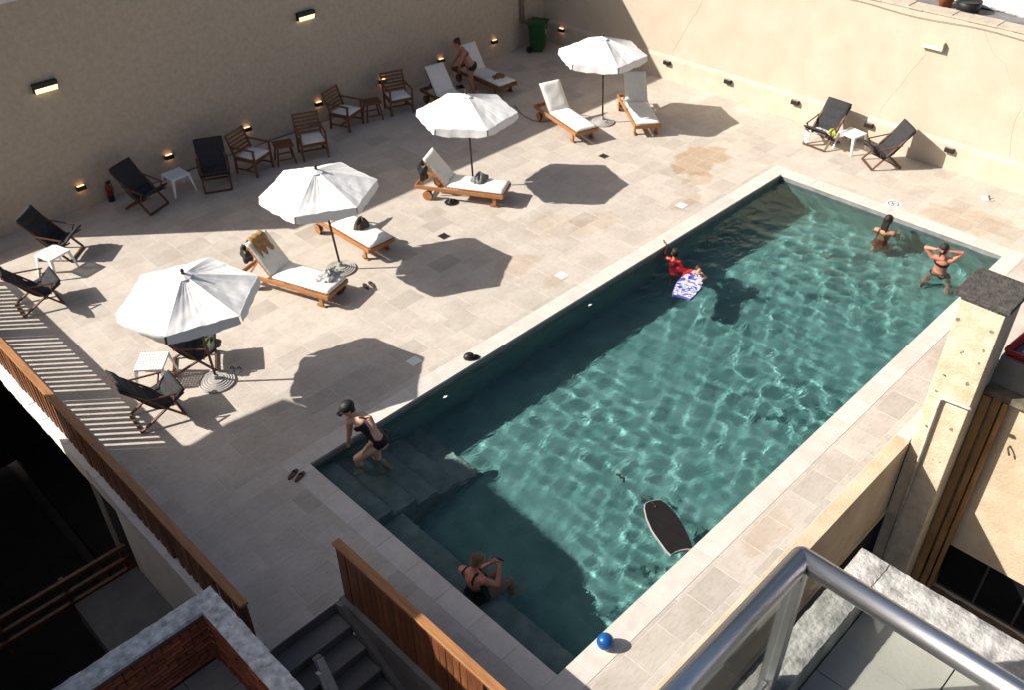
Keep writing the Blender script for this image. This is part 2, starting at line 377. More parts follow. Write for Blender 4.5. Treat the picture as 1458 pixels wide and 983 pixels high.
# ---- long wall (left), end wall (right)
lw = MB().add([(-0.75, YW, -0.3), (-0.75, YW+0.35, -0.3), (-0.75, YW+0.35, 4.36), (-0.75, YW, 4.36), (XW+0.3, YW, -0.3), (XW+0.3, YW+0.35, -0.3), (XW+0.3, YW+0.35, 4.36), (XW+0.3, YW, 4.36)],
              [(0,1,2,3), (4,7,6,5), (0,3,7,4), (1,5,6,2), (3,2,6,7), (0,4,5,1)])
wall_l = empty('boundary_wall', (7, YW+0.17, 0)); tag(wall_l, 'tall rough stucco boundary wall in shade behind the armchairs', 'wall')
def under(o, p):
    o.parent = p; o.matrix_parent_inverse = Matrix.Translation(-Vector(p.location)) if p.rotation_euler.z == 0 else (Matrix.Translation(p.location) @ Matrix.Rotation(p.rotation_euler.z, 4, 'Z')).inverted(); return o
under(lw.build('wall_body', M_STUCCO2), wall_l)
under(MB().bx(-0.78, XW+0.3, YW-0.03, YW+0.4, 4.362, 4.43).build('coping', M_WHITEWALL), wall_l)
under(MB().bx(-0.62, XW+0.3, YW+0.15, YW+0.9, 4.431, 5.12).build('upper_parapet', M_STUCCO2), wall_l)
low = tag(MB().bx(-4.2, -0.76, YW, YW+0.25, -0.3, 1.12).build('low_wall', M_STUCCO2), 'low stucco wall continuing the tall boundary wall', 'wall')
wall_r = empty('end_wall', (XW+0.15, 1, 0)); tag(wall_r, 'sunlit cream end wall with a proud skirting band', 'wall')
under(MB().bx(XW, XW+0.35, -9.0, YW-0.002, -0.3, 3.2).build('wall_body', M_STUCCO), wall_r)
under(MB().add([(x, y, z) for y in (-9.0, YW-0.004) for (x, z) in ((XW-0.001, -0.02), (XW-0.05, -0.02), (XW-0.045, 0.56), (XW-0.001, 0.655))], [(0, 1, 2, 3), (7, 6, 5, 4), (0, 4, 5, 1), (1, 5, 6, 2), (2, 6, 7, 3), (3, 7, 4, 0)]).build('skirting_band', mat('band_plaster', (0.56, 0.485, 0.385), (0.49, 0.415, 0.315), 2, 0.9, 0.25, 24, coord='World')), wall_r)
cw = MB(); n_ = 60                                                            # uneven mortar coping on the end wall
for k in range(n_):
    y0 = -9.0 + k*(YW+8.99)/n_; h = 0.05 + jit(0.012)
    cw.bx(XW-0.02+jit(0.006), XW+0.38, y0, y0+(YW+8.99)/n_+0.0, 3.202, 3.2+h)
under(cw.build('coping', mat('coping_mortar', (0.55, 0.47, 0.37), (0.42, 0.35, 0.27), 6, 0.95, 0.6, 25, coord='World')), wall_r)
# neighbour's roof and white wall behind the end wall
nb = empty('neighbour_roof', (18, 0, 3.0)); tag(nb, 'grey flat roof with a white parapet beyond the end wall', 'roof')
under(MB().bx(XW+0.36, 24, -12, YW+2, 2.6, 3.1).build('roof_slab', mat('roof_felt', (0.20, 0.19, 0.19), (0.12, 0.115, 0.115), 4, 0.95, 0.6, 20, coord='World')), nb)
wp = MB().grid(lambda u, v: (17.0+0.05*math.sin(u*61)+0.03*math.sin(u*23+v*5)+0.02*v, -12+13*u, 3.10+0.5*v+0.03*math.sin(u*37)*v), 120, 6)
under(wp.build('parapet', mat('whitewash', (0.80, 0.79, 0.77), (0.66, 0.65, 0.63), 3, 0.9, 0.8, 12, coord='World', bdist=0.03), smooth=True, solid=0.25), nb)

# ---- house across the courtyard whose shade falls on the near deck (left, outside the frame)
prof = [(5.12, -5), (5.12, 3.9), (5.72, 4.5), (6.13, 5.04), (6.40, 5.40), (6.08, 5.57), (5.75, 5.75), (5.2, 6.2), (2.6, 6.05), (0.4, 5.3), (-0.25, 5.1), (-0.45, 4.45), (-2.5, 4.2), (-2.5, -5)]  # outline fitted to the shade edge on the deck, overhang included
hv = [(-5.0, y, z) for y, z in prof] + [(-5.35, y, z) for y, z in prof]; n_ = len(prof)
hs = empty('courtyard_house', (-5.2, 2, -5)); tag(hs, 'unseen neighbouring house beside the courtyard, outline shaped to its cast shade', 'house')
under(MB().add(hv, [tuple(range(n_)), tuple(range(n_, 2*n_))[::-1]] + [(i, n_+i, n_+(i+1) % n_, (i+1) % n_) for i in range(n_)]).build('shade_outline_wall', M_STUCCO2), hs)
under(MB().bx(-9, -5.351, -2.5, 5.1, -5, 3.9).build('house_body', M_STUCCO2), hs)
under(MB().bx(-5.4, -5.0, 5.122, 12, -5, 0.3).build('sun_block_wall', M_STUCCO2), hs)  # unseen wall added to keep the sun out of the courtyard pit

# faint plaster cracks and patched seams on the end wall
M_SEAM = mat('plaster_seam', (0.52, 0.43, 0.325), (0.46, 0.375, 0.28), 10, 0.95, coord='World')
for pl in (((1318, 76), (1306, 92), (1297, 100), (1283, 120), (1268, 138), (1252, 158)), ((1001, 0), (993, 14), (982, 32), (969, 54), (958, 74)), ((1402, 44), (1408, 60), (1414, 74), (1431, 92), (1438, 112), (1444, 124)), ((1456, 153), (1446, 168), (1440, 190), (1437, 226))):
    pts = [onx(x + jit(1), y, XW-0.0) for x, y in pl]
    under(MB().tube(pts, [0.004+0.003*random.random() for _ in pts], 5).build('crack', M_SEAM), wall_r)
# ================================================================ FENCES, STAIR, COURTYARD, HOUSES
M_TEAK = mat('red_brown_timber', (0.25, 0.095, 0.035), (0.12, 0.042, 0.017), 3.0, 0.5, 0.25, 40, stretch=(6, 6, 0.6), tint=0.22)
M_RAIL = mat('oiled_rail', (0.42, 0.20, 0.075), (0.26, 0.11, 0.04), 4.0, 0.45, 0.3, 40, stretch=(7, 0.6, 7))
SLAT = {}
def slat_mesh(w, t, h, k):
    key = (w, t, h, k)
    if key not in SLAT:
        me = MB().box((0, 0, h/2), (t, w, h)).mesh('slat', M_TEAK); settint(me, [random.random()]*6); SLAT[key] = me
    return SLAT[key]
def fence(name, label, x, y0, y1, zb_, zt, pitch, w, posts):
    f = empty(name, (x, (y0+y1)/2, 0)); tag(f, label, 'fence')
    def rel(o, loc): o.parent = f; o.location = Vector(loc) - Vector(f.location); return o
    n = int((y1-y0)/pitch)
    for i in range(n):
        yy = y0 + (i+.5)*pitch
        if any(abs(yy-p) < 0.12 for p in posts): continue
        o = bpy.data.objects.new('slat', slat_mesh(w, 0.022, round(zt-zb_-0.05, 3), i % 6)); COL.objects.link(o); rel(o, (x+jit(.003), yy+jit(.004), zb_))
    rel(MB().box((0, 0, 0), (0.11, y1-y0+0.04, 0.045)).build('top_rail', M_RAIL, bevel=0.006), (x, (y0+y1)/2, zt-0.0225))
    rel(MB().box((0, 0, 0), (0.035, y1-y0, 0.05)).build('lower_rail', M_TEAK), (x+0.032, (y0+y1)/2, zb_+0.03))
    for p in posts: rel(MB().box((0, 0, 0), (0.06, 0.17, zt-zb_+0.02-0.05)).build('post', M_TEAK, bevel=0.005), (x+0.012, p, (zb_+zt)/2-0.03))
    return f
fence('slat_fence', 'long reddish timber slat fence throwing striped shadows on the deck', -2.30, -2.34, 9.2, 0.27, 1.12, 0.163, 0.088, [-2.25, -0.35, 1.98, 4.42, 6.86, 9.1])
fence('stair_fence', 'timber board fence between the stairwell and the pool', -1.045, -7.2, -2.36, 0.06, 1.12, 0.112, 0.100, [-7.15, -4.8, -2.42])
# white kerb wall carrying the long fence, deep wall of the courtyard
kw = empty('kerb_wall', (-2.3, 3, 0)); tag(kw, 'whitewashed kerb wall under the long slat fence', 'wall')
kb = MB(); yk = [-2.32 + 0.25*i for i in range(47)]
for i in range(46): kb.bx(-2.40+jit(.006), -2.185, yk[i], yk[i+1], -0.05 + jit(.03), 0.255+jit(.006))
under(kb.build('kerb', M_WHITEWALL), kw)
under(MB().bx(-2.385, -2.19, -2.3, 1.24, -1.6, -0.09).build('lower_wall', M_WHITEWALL), kw)
under(MB().bx(-2.36, -2.2, 1.9, 2.25, -4.9, -0.09).build('pier', M_DCONC), kw)
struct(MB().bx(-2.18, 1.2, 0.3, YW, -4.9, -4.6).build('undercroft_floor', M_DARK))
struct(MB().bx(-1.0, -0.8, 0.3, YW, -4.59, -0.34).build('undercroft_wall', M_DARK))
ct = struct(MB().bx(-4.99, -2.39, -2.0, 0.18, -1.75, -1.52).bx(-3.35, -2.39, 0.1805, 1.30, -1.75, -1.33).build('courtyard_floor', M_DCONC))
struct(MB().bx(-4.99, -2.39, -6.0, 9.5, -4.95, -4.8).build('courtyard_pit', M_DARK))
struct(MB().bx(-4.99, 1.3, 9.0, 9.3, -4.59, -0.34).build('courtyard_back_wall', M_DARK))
# stepped timber rails across the courtyard
rl = empty('courtyard_railing', (-3.5, 1.45, -1.3)); tag(rl, 'dim wooden railing crossing the dark courtyard', 'railing')
for dz, dy in ((0.35, 0), (0.10, 0), (-0.12, 0)):
    under(MB().bx(-4.95, -2.41, 1.40, 1.46, -1.33+dz, -1.27+dz).build('rail', M_TEAK), rl)
for xx in (-4.3, -3.37, -2.5): under(MB().bx(xx, xx+0.06, 1.465, 1.52, -1.75, -0.93).build('post', M_TEAK), rl)

# ---- stair
stx0, stx1 = -2.16, -1.19
sr = struct(empty('stair', (-1.7, -2.3, 0)))
M_TREAD = mat('stair_concrete', (0.23, 0.22, 0.21), (0.17, 0.165, 0.16), 3, 0.8, 0.3, 40, coord='World')
for k in range(14):
    y1 = -2.285 - k*0.275; z = -0.17*(k+1)
    under(MB().bx(stx0, stx1, y1-0.275, y1-0.001, z-0.6, z-0.04).build('riser_block', M_DCONC), sr)
    under(MB().bx(stx0+.004, stx1-.004, y1-0.300, y1-0.003, z-0.038, z).build('tread', M_TREAD, bevel=0.006), sr)
under(MB().add([(x, y, z) for x in (-1.188, -1.125) for (y, z) in ((-2.29, 0.0), (-2.29, -0.5), (-7.2, -3.5), (-7.2, -2.9), (-2.42, 0.05))],
               [(0,1,2,3,4), (9,8,7,6,5)] + [(i, 5+i, 5+(i+1) % 5, (i+1) % 5) for i in range(5)]).build('stringer', M_DCONC), sr)
struct(MB().bx(-1.124, -1.0, -7.2, -2.29, -4.9, 0.045).build('stair_side_wall', M_DCONC))
struct(MB().bx(stx0, stx1, -2.284, -2.23, -1.0, -0.024).build('stair_nosing', M_DCONC))
for (py_, z_) in ((-2.62, -0.30), (-3.6, -0.9)):
    t = empty('stair_light', (-1.19, py_, z_)); tag(t, 'small round steel light beside the top stair tread' if py_ > -3 else 'small round steel light further down the stair side', 'lamp', 'stair lights')
    rot = Matrix.Rotation(R(90), 3, 'Y')
    mm = MB().lathe([(0.001, -0.006), (0.034, -0.006), (0.036, 0.002), (0.001, 0.004)], 14); mm.v = [tuple(rot @ Vector(v)) for v in mm.v]
    mm.build('bezel', mat('stainless', (0.6, 0.6, 0.6), (0.5, 0.5, 0.5), 5, 0.25, metal=1.0), t)
    mm = MB().lathe([(0.001, -0.009), (0.020, -0.009), (0.021, -0.0062)], 12); mm.v = [tuple(rot @ Vector(v)) for v in mm.v]
    mm.build('lens', mat('lens', (0.7, 0.7, 0.68)), t)

# ---- brick enclosure with cement coping
BZ, BF = 1.26, 0.52
bx0, bx1, by1 = -4.9, -2.50, -2.06       # outer faces
en = empty('brick_parapet', (-3.5, -3.2, 0.5)); tag(en, 'red brick parapet with rough grey coping around a small terrace', 'parapet')
M_BRICK = mat('red_brick', (0.44, 0.125, 0.05), (0.24, 0.06, 0.028), 14, 0.85, 0.5, 60, tint=0.35)
M_MORT = mat('dark_mortar', (0.16, 0.10, 0.075), (0.08, 0.055, 0.045), 20, 0.95)
under(MB().bx(bx0, bx1, by1-0.20, by1, -1.6, BZ).build('wall_core', M_MORT), en)
under(MB().bx(bx1-0.20, bx1-0.002, -7.0, by1-0.201, -1.6, BZ).build('wall_core', M_MORT), en)
BR = []
for k in range(8):
    me = MB().box((0, 0, 0), (0.200, 0.02, 0.048)).mesh('brick', M_BRICK); settint(me, [random.random()]*6); BR.append(me)
BH = []
for k in range(4):
    me = MB().box((0, 0, 0), (0.095, 0.04, 0.052)).mesh('brick', M_BRICK); settint(me, [random.random()*0.12]*6); BH.append(me)
def bricks(p0, dirv, nrm, L, rz):
    rows = int((BZ-BF)/0.062)
    for r_ in range(rows):
        u = 0.107 if r_ % 2 else 0.0
        if r_ % 2:
            c = Vector(p0) + dirv*0.048 + nrm*0.006; c.z = BF + 0.034 + r_*0.062
            o = bpy.data.objects.new('brick', BH[0]); COL.objects.link(o); o.location = c - Vector(en.location); o.rotation_euler = (0, 0, rz); o.parent = en
        while u < L - 0.1:
            head = random.random() < 0.16
            for (off, w_, hh) in (((0.0, 0.095, True), (0.107, 0.095, False)) if head else ((0.0, 0.2, False),)):
                c = Vector(p0) + dirv*(u + off + w_/2) + nrm*(0.022 + jit(.006) if hh else 0.006 + jit(.004)); c.z = BF + 0.034 + r_*0.062 + jit(.002)
                o = bpy.data.objects.new('brick', random.choice(BH) if head else random.choice(BR)); COL.objects.link(o); o.location = c - Vector(en.location); o.rotation_euler = (0, 0, rz+jit(.01)); o.parent = en
            u += 0.214
bricks((bx1-0.205, by1-0.20, 0), Vector((-1, 0, 0)), Vector((0, -1, 0)), 1.75, 0)
bricks((bx1-0.20, by1-0.215, 0), Vector((0, -1, 0)), Vector((-1, 0, 0)), 1.85, R(90))
def coping(x0, x1, y0, y1, axis):
    m_ = MB(); n = 40
    def fn(u, v):
        x = x0+(x1-x0)*u; y = y0+(y1-y0)*v; return (x, y, 0)
    nx, ny = (60, 6) if axis == 'x' else (6, 60)
    vs = []
    for j in range(ny+1):
        for i in range(nx+1):
            x = x0+(x1-x0)*i/nx; y = y0+(y1-y0)*j/ny
            e = (i in (0, nx)) or (j in (0, ny))
            vs.append((x+(jit(.006) if e else 0), y+(jit(.006) if e else 0), BZ+0.075+jit(.005)-(0.012 if e else 0)))
    fs = [(j*(nx+1)+i, j*(nx+1)+i+1, (j+1)*(nx+1)+i+1, (j+1)*(nx+1)+i) for j in range(ny) for i in range(nx)]
    m_.add(vs, fs); m_.bx(x0+.008, x1-.008, y0+.008, y1-.008, BZ+.001, BZ+0.058)
    return under(m_.build('coping', M_CONC2), en)
coping(bx0, bx1+0.02, by1-0.22, by1+0.02, 'x'); coping(bx1-0.22, bx1+0.02, -7.0, by1-0.221, 'y')
under(MB().bx(bx1-0.216, bx1-0.175, by1-0.240, by1-0.198, BF, BZ).build('corner_plaster', M_CONC2), en)
for i in range(5):
    for j in range(9):
        under(MB().bx(bx1-0.21-0.45*(i+1)+.004, bx1-0.21-0.45*i-.004, by1-0.24-0.45*(j+1)+.004, by1-0.24-0.45*j-.004, BF-0.05, BF+jit(.001)).build('floor_tile', mat('terrace_tile', (0.30, 0.27, 0.23), (0.22, 0.2, 0.17), 4, 0.8, 0.2, 40, coord='World')), en)
under(MB().bx(bx0, bx1-0.205, -7, by1-0.21, -1.6, BF-0.052).build('terrace_slab', M_DCONC), en)

# ---- peeling white timbers on the stair
wt = empty('white_timber', (-1.86, -2.85, -0.3)); tag(wt, 'weathered white painted timber post leaning in the stairwell', 'timber post')
M_PEEL = mat('peeling_white_paint', (0.86, 0.85, 0.82), (0.66, 0.63, 0.58), 7, 0.8, 0.8, 40)
under(MB().beam((-1.80, -2.78, 0.02), (-1.86, -3.9, -1.9), 0.10, 0.13).build('post', M_PEEL, bevel=0.008), wt)
under(MB().beam((-1.90, -2.92, -0.03), (-1.97, -3.9, -1.9), 0.05, 0.09).build('batten', M_PEEL, bevel=0.006), wt)
under(MB().beam((-1.80, -2.776, 0.027), (-1.8025, -2.80, -0.014), 0.09, 0.12).build('end_grain', mat('end_grain', (0.30, 0.25, 0.19), (0.2, 0.16, 0.12), 30, 0.9), wt), wt)

# ---- deck edge wall above the light well, opening below
dw = empty('deck_edge_wall', (3.5, -6.0, 0)); tag(dw, 'cream rendered wall below the pool deck facing the light well', 'wall')
M_CREAM = mat('aged_cream_render', (0.62, 0.51, 0.36), (0.47, 0.365, 0.235), 1.8, 0.9, 0.5, 18, coord='World', bdist=0.015)
under(MB().bx(-0.9, 6.548, -6.07, -5.86, -1.42, 0.012).build('wall_body', M_CREAM), dw)
under(MB().bx(-0.9, 6.548, -6.10, -5.9, -1.50, -1.421).build('lintel', M_CREAM), dw)
for xx in (1.0, 3.0, 5.0): under(MB().bx(xx, xx+0.06, -6.06, -6.0, -4.9, -1.501).build('frame_post', M_DARK), dw)
under(MB().bx(-0.9, 6.548, -6.09, -5.9, -4.9, -2.6).build('sill_wall', M_CREAM), dw)

# ---- chimney
ch = empty('chimney', (6.85, -6.37, -4.9)); tag(ch, 'tall cream chimney stack with a dark stone cap by the pool', 'chimney')
M_CHIM = mat('chimney_render', (0.66, 0.585, 0.445), (0.50, 0.405, 0.27), 4.5, 0.9, 0.45, 22, coord='World', bdist=0.02)
M_SOOT = mat('sooty_stone', (0.11, 0.10, 0.085), (0.04, 0.037, 0.033), 9, 0.95, 1.0, 30, coord='World', bdist=0.02)
under(MB().bx(6.55, 7.15, -6.66, -6.08, -4.9, 2.60).build('stack', M_CHIM, bevel=0.012), ch)
m_ = MB()
for k in range(14):
    a = -6.65 + k*0.041; m_.bx(6.555+jit(.01), 7.14, a, a+0.041, 2.601, 2.66+jit(.014))
under(m_.build('mortar_bed', M_CONC), ch)
under(MB().bx(6.47, 7.25, -6.72, -5.99, 2.675, 2.76).build('cap', M_SOOT, bevel=0.015), ch)
M_CHIP = mat('bare_render', (0.30, 0.22, 0.14), (0.14, 0.10, 0.07), 12, 0.95, coord='World')
rdc = random.Random(4)
for k in range(16):
    cy_, cz_, rr = -6.12-rdc.random()*0.5, rdc.uniform(-0.5, 2.45), rdc.uniform(0.010, 0.032)
    poly = [(cy_+rr*rdc.uniform(.5, 1.3)*math.cos(a*math.pi/4), cz_+rr*rdc.uniform(.5, 1.5)*math.sin(a*math.pi/4)) for a in range(8)]
    under(MB().add([(6.5475, y, z) for y, z in poly] + [(6.5495, y, z) for y, z in poly], [tuple(range(8))] + [(i, (i+1) % 8, 8+(i+1) % 8, 8+i) for i in range(8)]).build('render_chip', M_CHIP), ch)
pg = mat('old_white_pipe', (0.70, 0.66, 0.58), (0.42, 0.36, 0.28), 8, 0.6, 0.3, 40)
dp = tag(MB().tube([(6.52, -6.70, 1.05), (6.505, -6.66, 1.06), (6.505, -6.31, 1.03), (6.505, -6.28, 1.0), (6.505, -6.275, 0.9), (6.505, -6.29, -2.8)], 0.024, 8).build('drain_pipe', pg, smooth=True), 'old white drain pipe running across and down the chimney', 'pipe')

# ---- cream house behind the chimney
hr = empty('cream_house', (8.5, -8.5, -5)); tag(hr, 'old cream house with dark windows and a red roof edge', 'house')
under(MB().bx(7.12, 7.5, -14, -6.662, -2.02, 1.05).build('wall', M_CREAM), hr)
under(MB().bx(7.12, 7.5, -14, -6.662, -4.9, -3.02).build('lower_wall', M_CREAM), hr)
under(MB().bx(7.5, 7.9, -14, -6.1, -4.9, 1.05).build('inner_wall', M_DARK), hr)
M_OCHRE = mat('ochre_trim', (0.42, 0.235, 0.085), (0.26, 0.13, 0.05), 5, 0.7, 0.4, 30, coord='World', stretch=(1, 1, 0.3))
for (a, b, d) in ((-6.79, -6.67, 6.98), (-6.92, -6.82, 7.02), (-7.01, -6.95, 6.99)):
    under(MB().bx(d, 7.119, a, b, -4.9, 1.02).build('corner_board', M_OCHRE, bevel=0.008), hr)
M_FRAME = mat('window_steel', (0.07, 0.065, 0.06), (0.04, 0.04, 0.04), 6, 0.6)
for k in range(5):
    y1 = -7.03 - k*0.62
    fr = under(MB().bx(7.16, 7.2, y1-0.62, y1-0.585, -3.019, -2.021).bx(7.16, 7.2, y1-0.58, y1, -3.018, -2.985).bx(7.16, 7.2, y1-0.58, y1, -2.055, -2.022).build('window', M_FRAME), hr)
    pn = MB().bx(7.175, 7.181, y1-0.583, y1-0.002, -2.984, -2.056).build('pane', mat('dark_glass', (0.012, 0.012, 0.013), (0.008, 0.008, 0.009), 3, 0.08, spec=0.5), fr)
m_ = MB()
for k in range(60): m_.bx(7.02+jit(.02), 7.119, -14+0.117*k, -14+0.117*(k+1), -3.10+jit(.01), -3.04+jit(.015))
under(m_.build('sill', mat('rubble_sill', (0.22, 0.15, 0.09), (0.09, 0.06, 0.04), 9, 0.95, 0.8, 30, coord='World')), hr)
under(MB().bx(6.98, 7.9, -14, -6.662, 1.051, 1.16).build('eave', mat('eave_stone', (0.20, 0.16, 0.11), (0.08, 0.065, 0.05), 5, 0.95, 0.7, 20, coord='World')), hr)
under(MB().bx(7.16, 7.9, -14, -6.664, 1.161, 1.62).build('fascia_wall', M_DCONC), hr)
under(MB().tube([(7.10, -14, 1.10), (7.10, -6.95, 1.12), (7.10, -6.80, 0.98), (7.10, -6.78, -2.4)], 0.022, 7).build('gutter_pipe', pg, smooth=True), hr)
M_RED = mat('red_enamel', (0.38, 0.02, 0.02), (0.24, 0.012, 0.012), 6, 0.35)
rd = under(MB().tube([(7.3, -6.70, 1.66), (8.4, -6.78, 1.66)], 0.06, 10).tube([(7.25, -6.7, 1.66), (7.25, -14, 1.66)], 0.05, 10).build('red_roof_edge', M_RED, smooth=True), hr)
under(MB().add([(7.31, -6.86, 1.70), (7.31, -14, 1.70), (9.6, -14, 1.78), (9.6, -6.95, 1.78), (7.31, -6.86, 1.64), (7.31, -14, 1.64), (9.6, -14, 1.70), (9.6, -6.95, 1.70)], [(0,3,2,1), (4,5,6,7), (0,1,5,4), (1,2,6,5), (2,3,7,6), (3,0,4,7)]).build('roof_sheet', mat('zinc', (0.55, 0.55, 0.54), (0.4, 0.4, 0.4), 4, 0.5, metal=0.6, coord='World')), hr)
hk = tag(MB().tube([(7.115, -7.22, 0.30), (7.04, -7.22, 0.30), (7.03, -7.25, 0.25), (7.04, -7.27, 0.20)], 0.014, 6).build('wall_hook', mat('rusty_iron', (0.12, 0.09, 0.07), (0.06, 0.045, 0.035), 20, 0.8)), 'small rusty hook on the cream house wall', 'hook')

# ---- balcony roof in the foreground: slab, concrete upstand, steel and glass railing
ZU = 6.2
bal = empty('balcony', (-2.4, -8.8, 5.8)); tag(bal, 'foreground balcony slab with a rough concrete upstand', 'balcony')
def rough_block(x0, x1, y0, y1, z0, z1, nx, ny, amp):
    m_ = MB(); vs = []
    for j in range(ny+1):
        for i in range(nx+1):
            e = (i in (0, nx)) or (j in (0, ny)); x = x0+(x1-x0)*i/nx; y = y0+(y1-y0)*j/ny
            vs.append((x+(jit(amp) if e else 0), y+(jit(amp) if e else 0), z1+jit(amp*.6)-(amp*1.4 if e else 0)))
    fs = [(j*(nx+1)+i, j*(nx+1)+i+1, (j+1)*(nx+1)+i+1, (j+1)*(nx+1)+i) for j in range(ny) for i in range(nx)]
    o = len(vs); bd = list(range(nx+1)) + [j*(nx+1)+nx for j in range(1, ny+1)] + [ny*(nx+1)+i for i in range(nx-1, -1, -1)] + [j*(nx+1) for j in range(ny-1, 0, -1)]
    vs += [(vs[b][0], vs[b][1], z0) for b in bd]; n = len(bd)
    fs += [(bd[(i+1) % n], bd[i], o+i, o+(i+1) % n) for i in range(n)]
    return m_.add(vs, fs)
under(rough_block(-3.2, -1.50, -8.235, -8.10, 5.7, ZU, 70, 6, 0.0022).build('upstand', M_CONC, smooth=False), bal)
under(rough_block(-1.665, -1.50, -9.6, -8.236, 5.7, ZU-0.004, 6, 60, 0.0022).build('upstand', M_CONC), bal)
M_TERR = mat('terrazzo', (0.50, 0.475, 0.43), (0.43, 0.405, 0.36), 3, 0.7, 0.2, 60, coord='World')
for i in range(4):
    for j in range(4):
        under(MB().bx(-1.667-0.42*(i+1)+.003, -1.667-0.42*i-.003, -8.238-0.42*(j+1)+.003, -8.238-0.42*j-.003, 5.99, 6.03+jit(.0008)).build('floor_tile', M_TERR), bal)
under(MB().bx(-3.4, -1.51, -9.9, -8.11, 5.6, 5.985).build('slab', M_DCONC), bal)
rg = empty('steel_railing', (-2.4, -8.2, ZU)); tag(rg, 'brushed steel tube handrail with glass panels at the balcony corner', 'railing')
M_STEEL = mat('brushed_steel', (0.62, 0.62, 0.65), (0.55, 0.55, 0.58), 60, 0.32, 0.1, 200, metal=1.0, stretch=(1, 1, 20))
hc = Vector((-2.41, -8.17, 6.98)); RR = 0.042
under(MB().tube([(-4.6, hc.y, hc.z), (hc.x, hc.y, hc.z), ], RR, 20).build('handrail', M_STEEL, smooth=True), rg)
under(MB().tube([(hc.x, hc.y+0.0, hc.z+.0005), (hc.x, -10.5, hc.z+.0005)], RR-.0006, 20).build('handrail', M_STEEL, smooth=True), rg)
under(MB().ell(hc, (RR*1.0, RR*1.0, RR*.999)).build('corner_joint', M_STEEL, smooth=True), rg)
under(MB().bx(hc.x-0.022, hc.x+0.028, hc.y-0.03, hc.y+0.03, ZU-0.02, hc.z-0.03).build('post', mat('grey_steel', (0.36, 0.37, 0.37), (0.3, 0.31, 0.31), 8, 0.4, metal=0.8), bevel=0.003), rg)
under(MB().bx(hc.x+0.03, hc.x+0.05, hc.y-1.8, hc.y-0.035, 6.09, 6.12).build('lower_channel', MATS['grey_steel']), rg)
under(MB().bx(-4.4, hc.x-0.03, hc.y-0.012, hc.y+0.012, 6.235, 6.265).build('lower_channel', MATS['grey_steel']), rg)
mg = bpy.data.materials.new('railing_glass'); mg.use_nodes = True
def _mg():
    n = mg.node_tree.nodes; l = mg.node_tree.links; n.remove(n['Principled BSDF'])
    t = n.new('ShaderNodeBsdfTransparent'); t.inputs[0].default_value = (0.86, 0.885, 0.87, 1); gs = n.new('ShaderNodeBsdfGlossy'); gs.inputs['Roughness'].default_value = 0.02
    fr = n.new('ShaderNodeLayerWeight'); fr.inputs[0].default_value = 0.12; mx = n.new('ShaderNodeMixShader'); l.new(fr.outputs['Facing'], mx.inputs[0]); l.new(t.outputs[0], mx.inputs[1]); l.new(gs.outputs[0], mx.inputs[2]); l.new(mx.outputs[0], n['Material Output'].inputs[0])
_mg()
under(MB().bx(hc.x-0.003, hc.x+0.003, hc.y-1.8, hc.y-0.035, 6.13, hc.z-RR).build('glass_panel', mg), rg)
under(MB().bx(-4.4, hc.x-0.03, hc.y-0.003, hc.y+0.003, 6.27, hc.z-RR).build('glass_panel', mg), rg)
# ================================================================ LAMPS, CABLES, HATCHES
M_BLACK = mat('black_metal', (0.018, 0.017, 0.016), (0.012, 0.012, 0.011), 10, 0.5)
E_PANEL = emit('lamp_panel', (1.0, 0.86, 0.42), 1.15)
E_WARM = emit('warm_strip', (1.0, 0.50, 0.22), 2.4)
for i, (x, z) in enumerate(((1.17, 2.70), (7.32, 2.64))):
    t = empty('wall_lamp', (x, YW, z)); tag(t, ['lit rectangular wall lamp high above the leaning deck chairs by the fire extinguisher', 'lit rectangular wall lamp high above the slatted armchairs'][i], 'wall lamp', 'large wall lamps')
    MB().bx(-0.24, 0.24, -0.11, -0.002, 0.02, 0.11).bx(-0.24, -0.225, -0.11, -0.003, -0.075, 0.0195).bx(0.225, 0.24, -0.11, -0.003, -0.075, 0.0195).build('housing', M_BLACK, t, bevel=0.004)
    MB().add([(-0.224, -0.108, 0.018), (0.224, -0.108, 0.018), (0.224, -0.055, -0.09), (-0.224, -0.055, -0.09), (-0.224, -0.004, 0.018), (0.224, -0.004, 0.018), (0.224, -0.004, -0.09), (-0.224, -0.004, -0.09)], [(0,1,2,3), (4,7,6,5), (0,4,5,1), (3,2,6,7), (0,3,7,4), (1,5,6,2)]).build('diffuser', E_PANEL, t)
t = empty('wall_lamp', (XW, -1.55, 2.58), R(-90)); tag(t, 'rectangular wall lamp on the sunlit end wall', 'wall lamp', 'large wall lamps')
MB().bx(-0.24, 0.24, -0.11, -0.002, 0.02, 0.10).bx(-0.24, -0.225, -0.11, -0.003, -0.075, 0.0195).bx(0.225, 0.24, -0.11, -0.003, -0.075, 0.0195).build('housing', mat('cream_housing', (0.62, 0.55, 0.38), (0.5, 0.43, 0.3), 8, 0.5), t, bevel=0.004)
MB().bx(-0.224, 0.224, -0.105, -0.004, -0.07, 0.018).build('diffuser', emit('lamp_panel_day', (0.85, 0.80, 0.50), 0.12), t)
t.rotation_euler = (0, 0, R(-90))
def spot(loc, rz, label, lit):
    t = empty('wall_spotlight', loc, rz); tag(t, label, 'wall light', 'small low wall lights')
    MB().bx(-0.10, 0.10, -0.085, -0.002, -0.05, 0.05).build('body', M_BLACK, t, bevel=0.003)
    m = E_WARM if lit else mat('unlit_lens', (0.25, 0.24, 0.2))
    MB().bx(-0.075, 0.075, -0.07, -0.012, 0.0502, 0.052).build('lens', m, t); MB().bx(-0.075, 0.075, -0.07, -0.012, -0.052, -0.0502).build('lens', m, t)
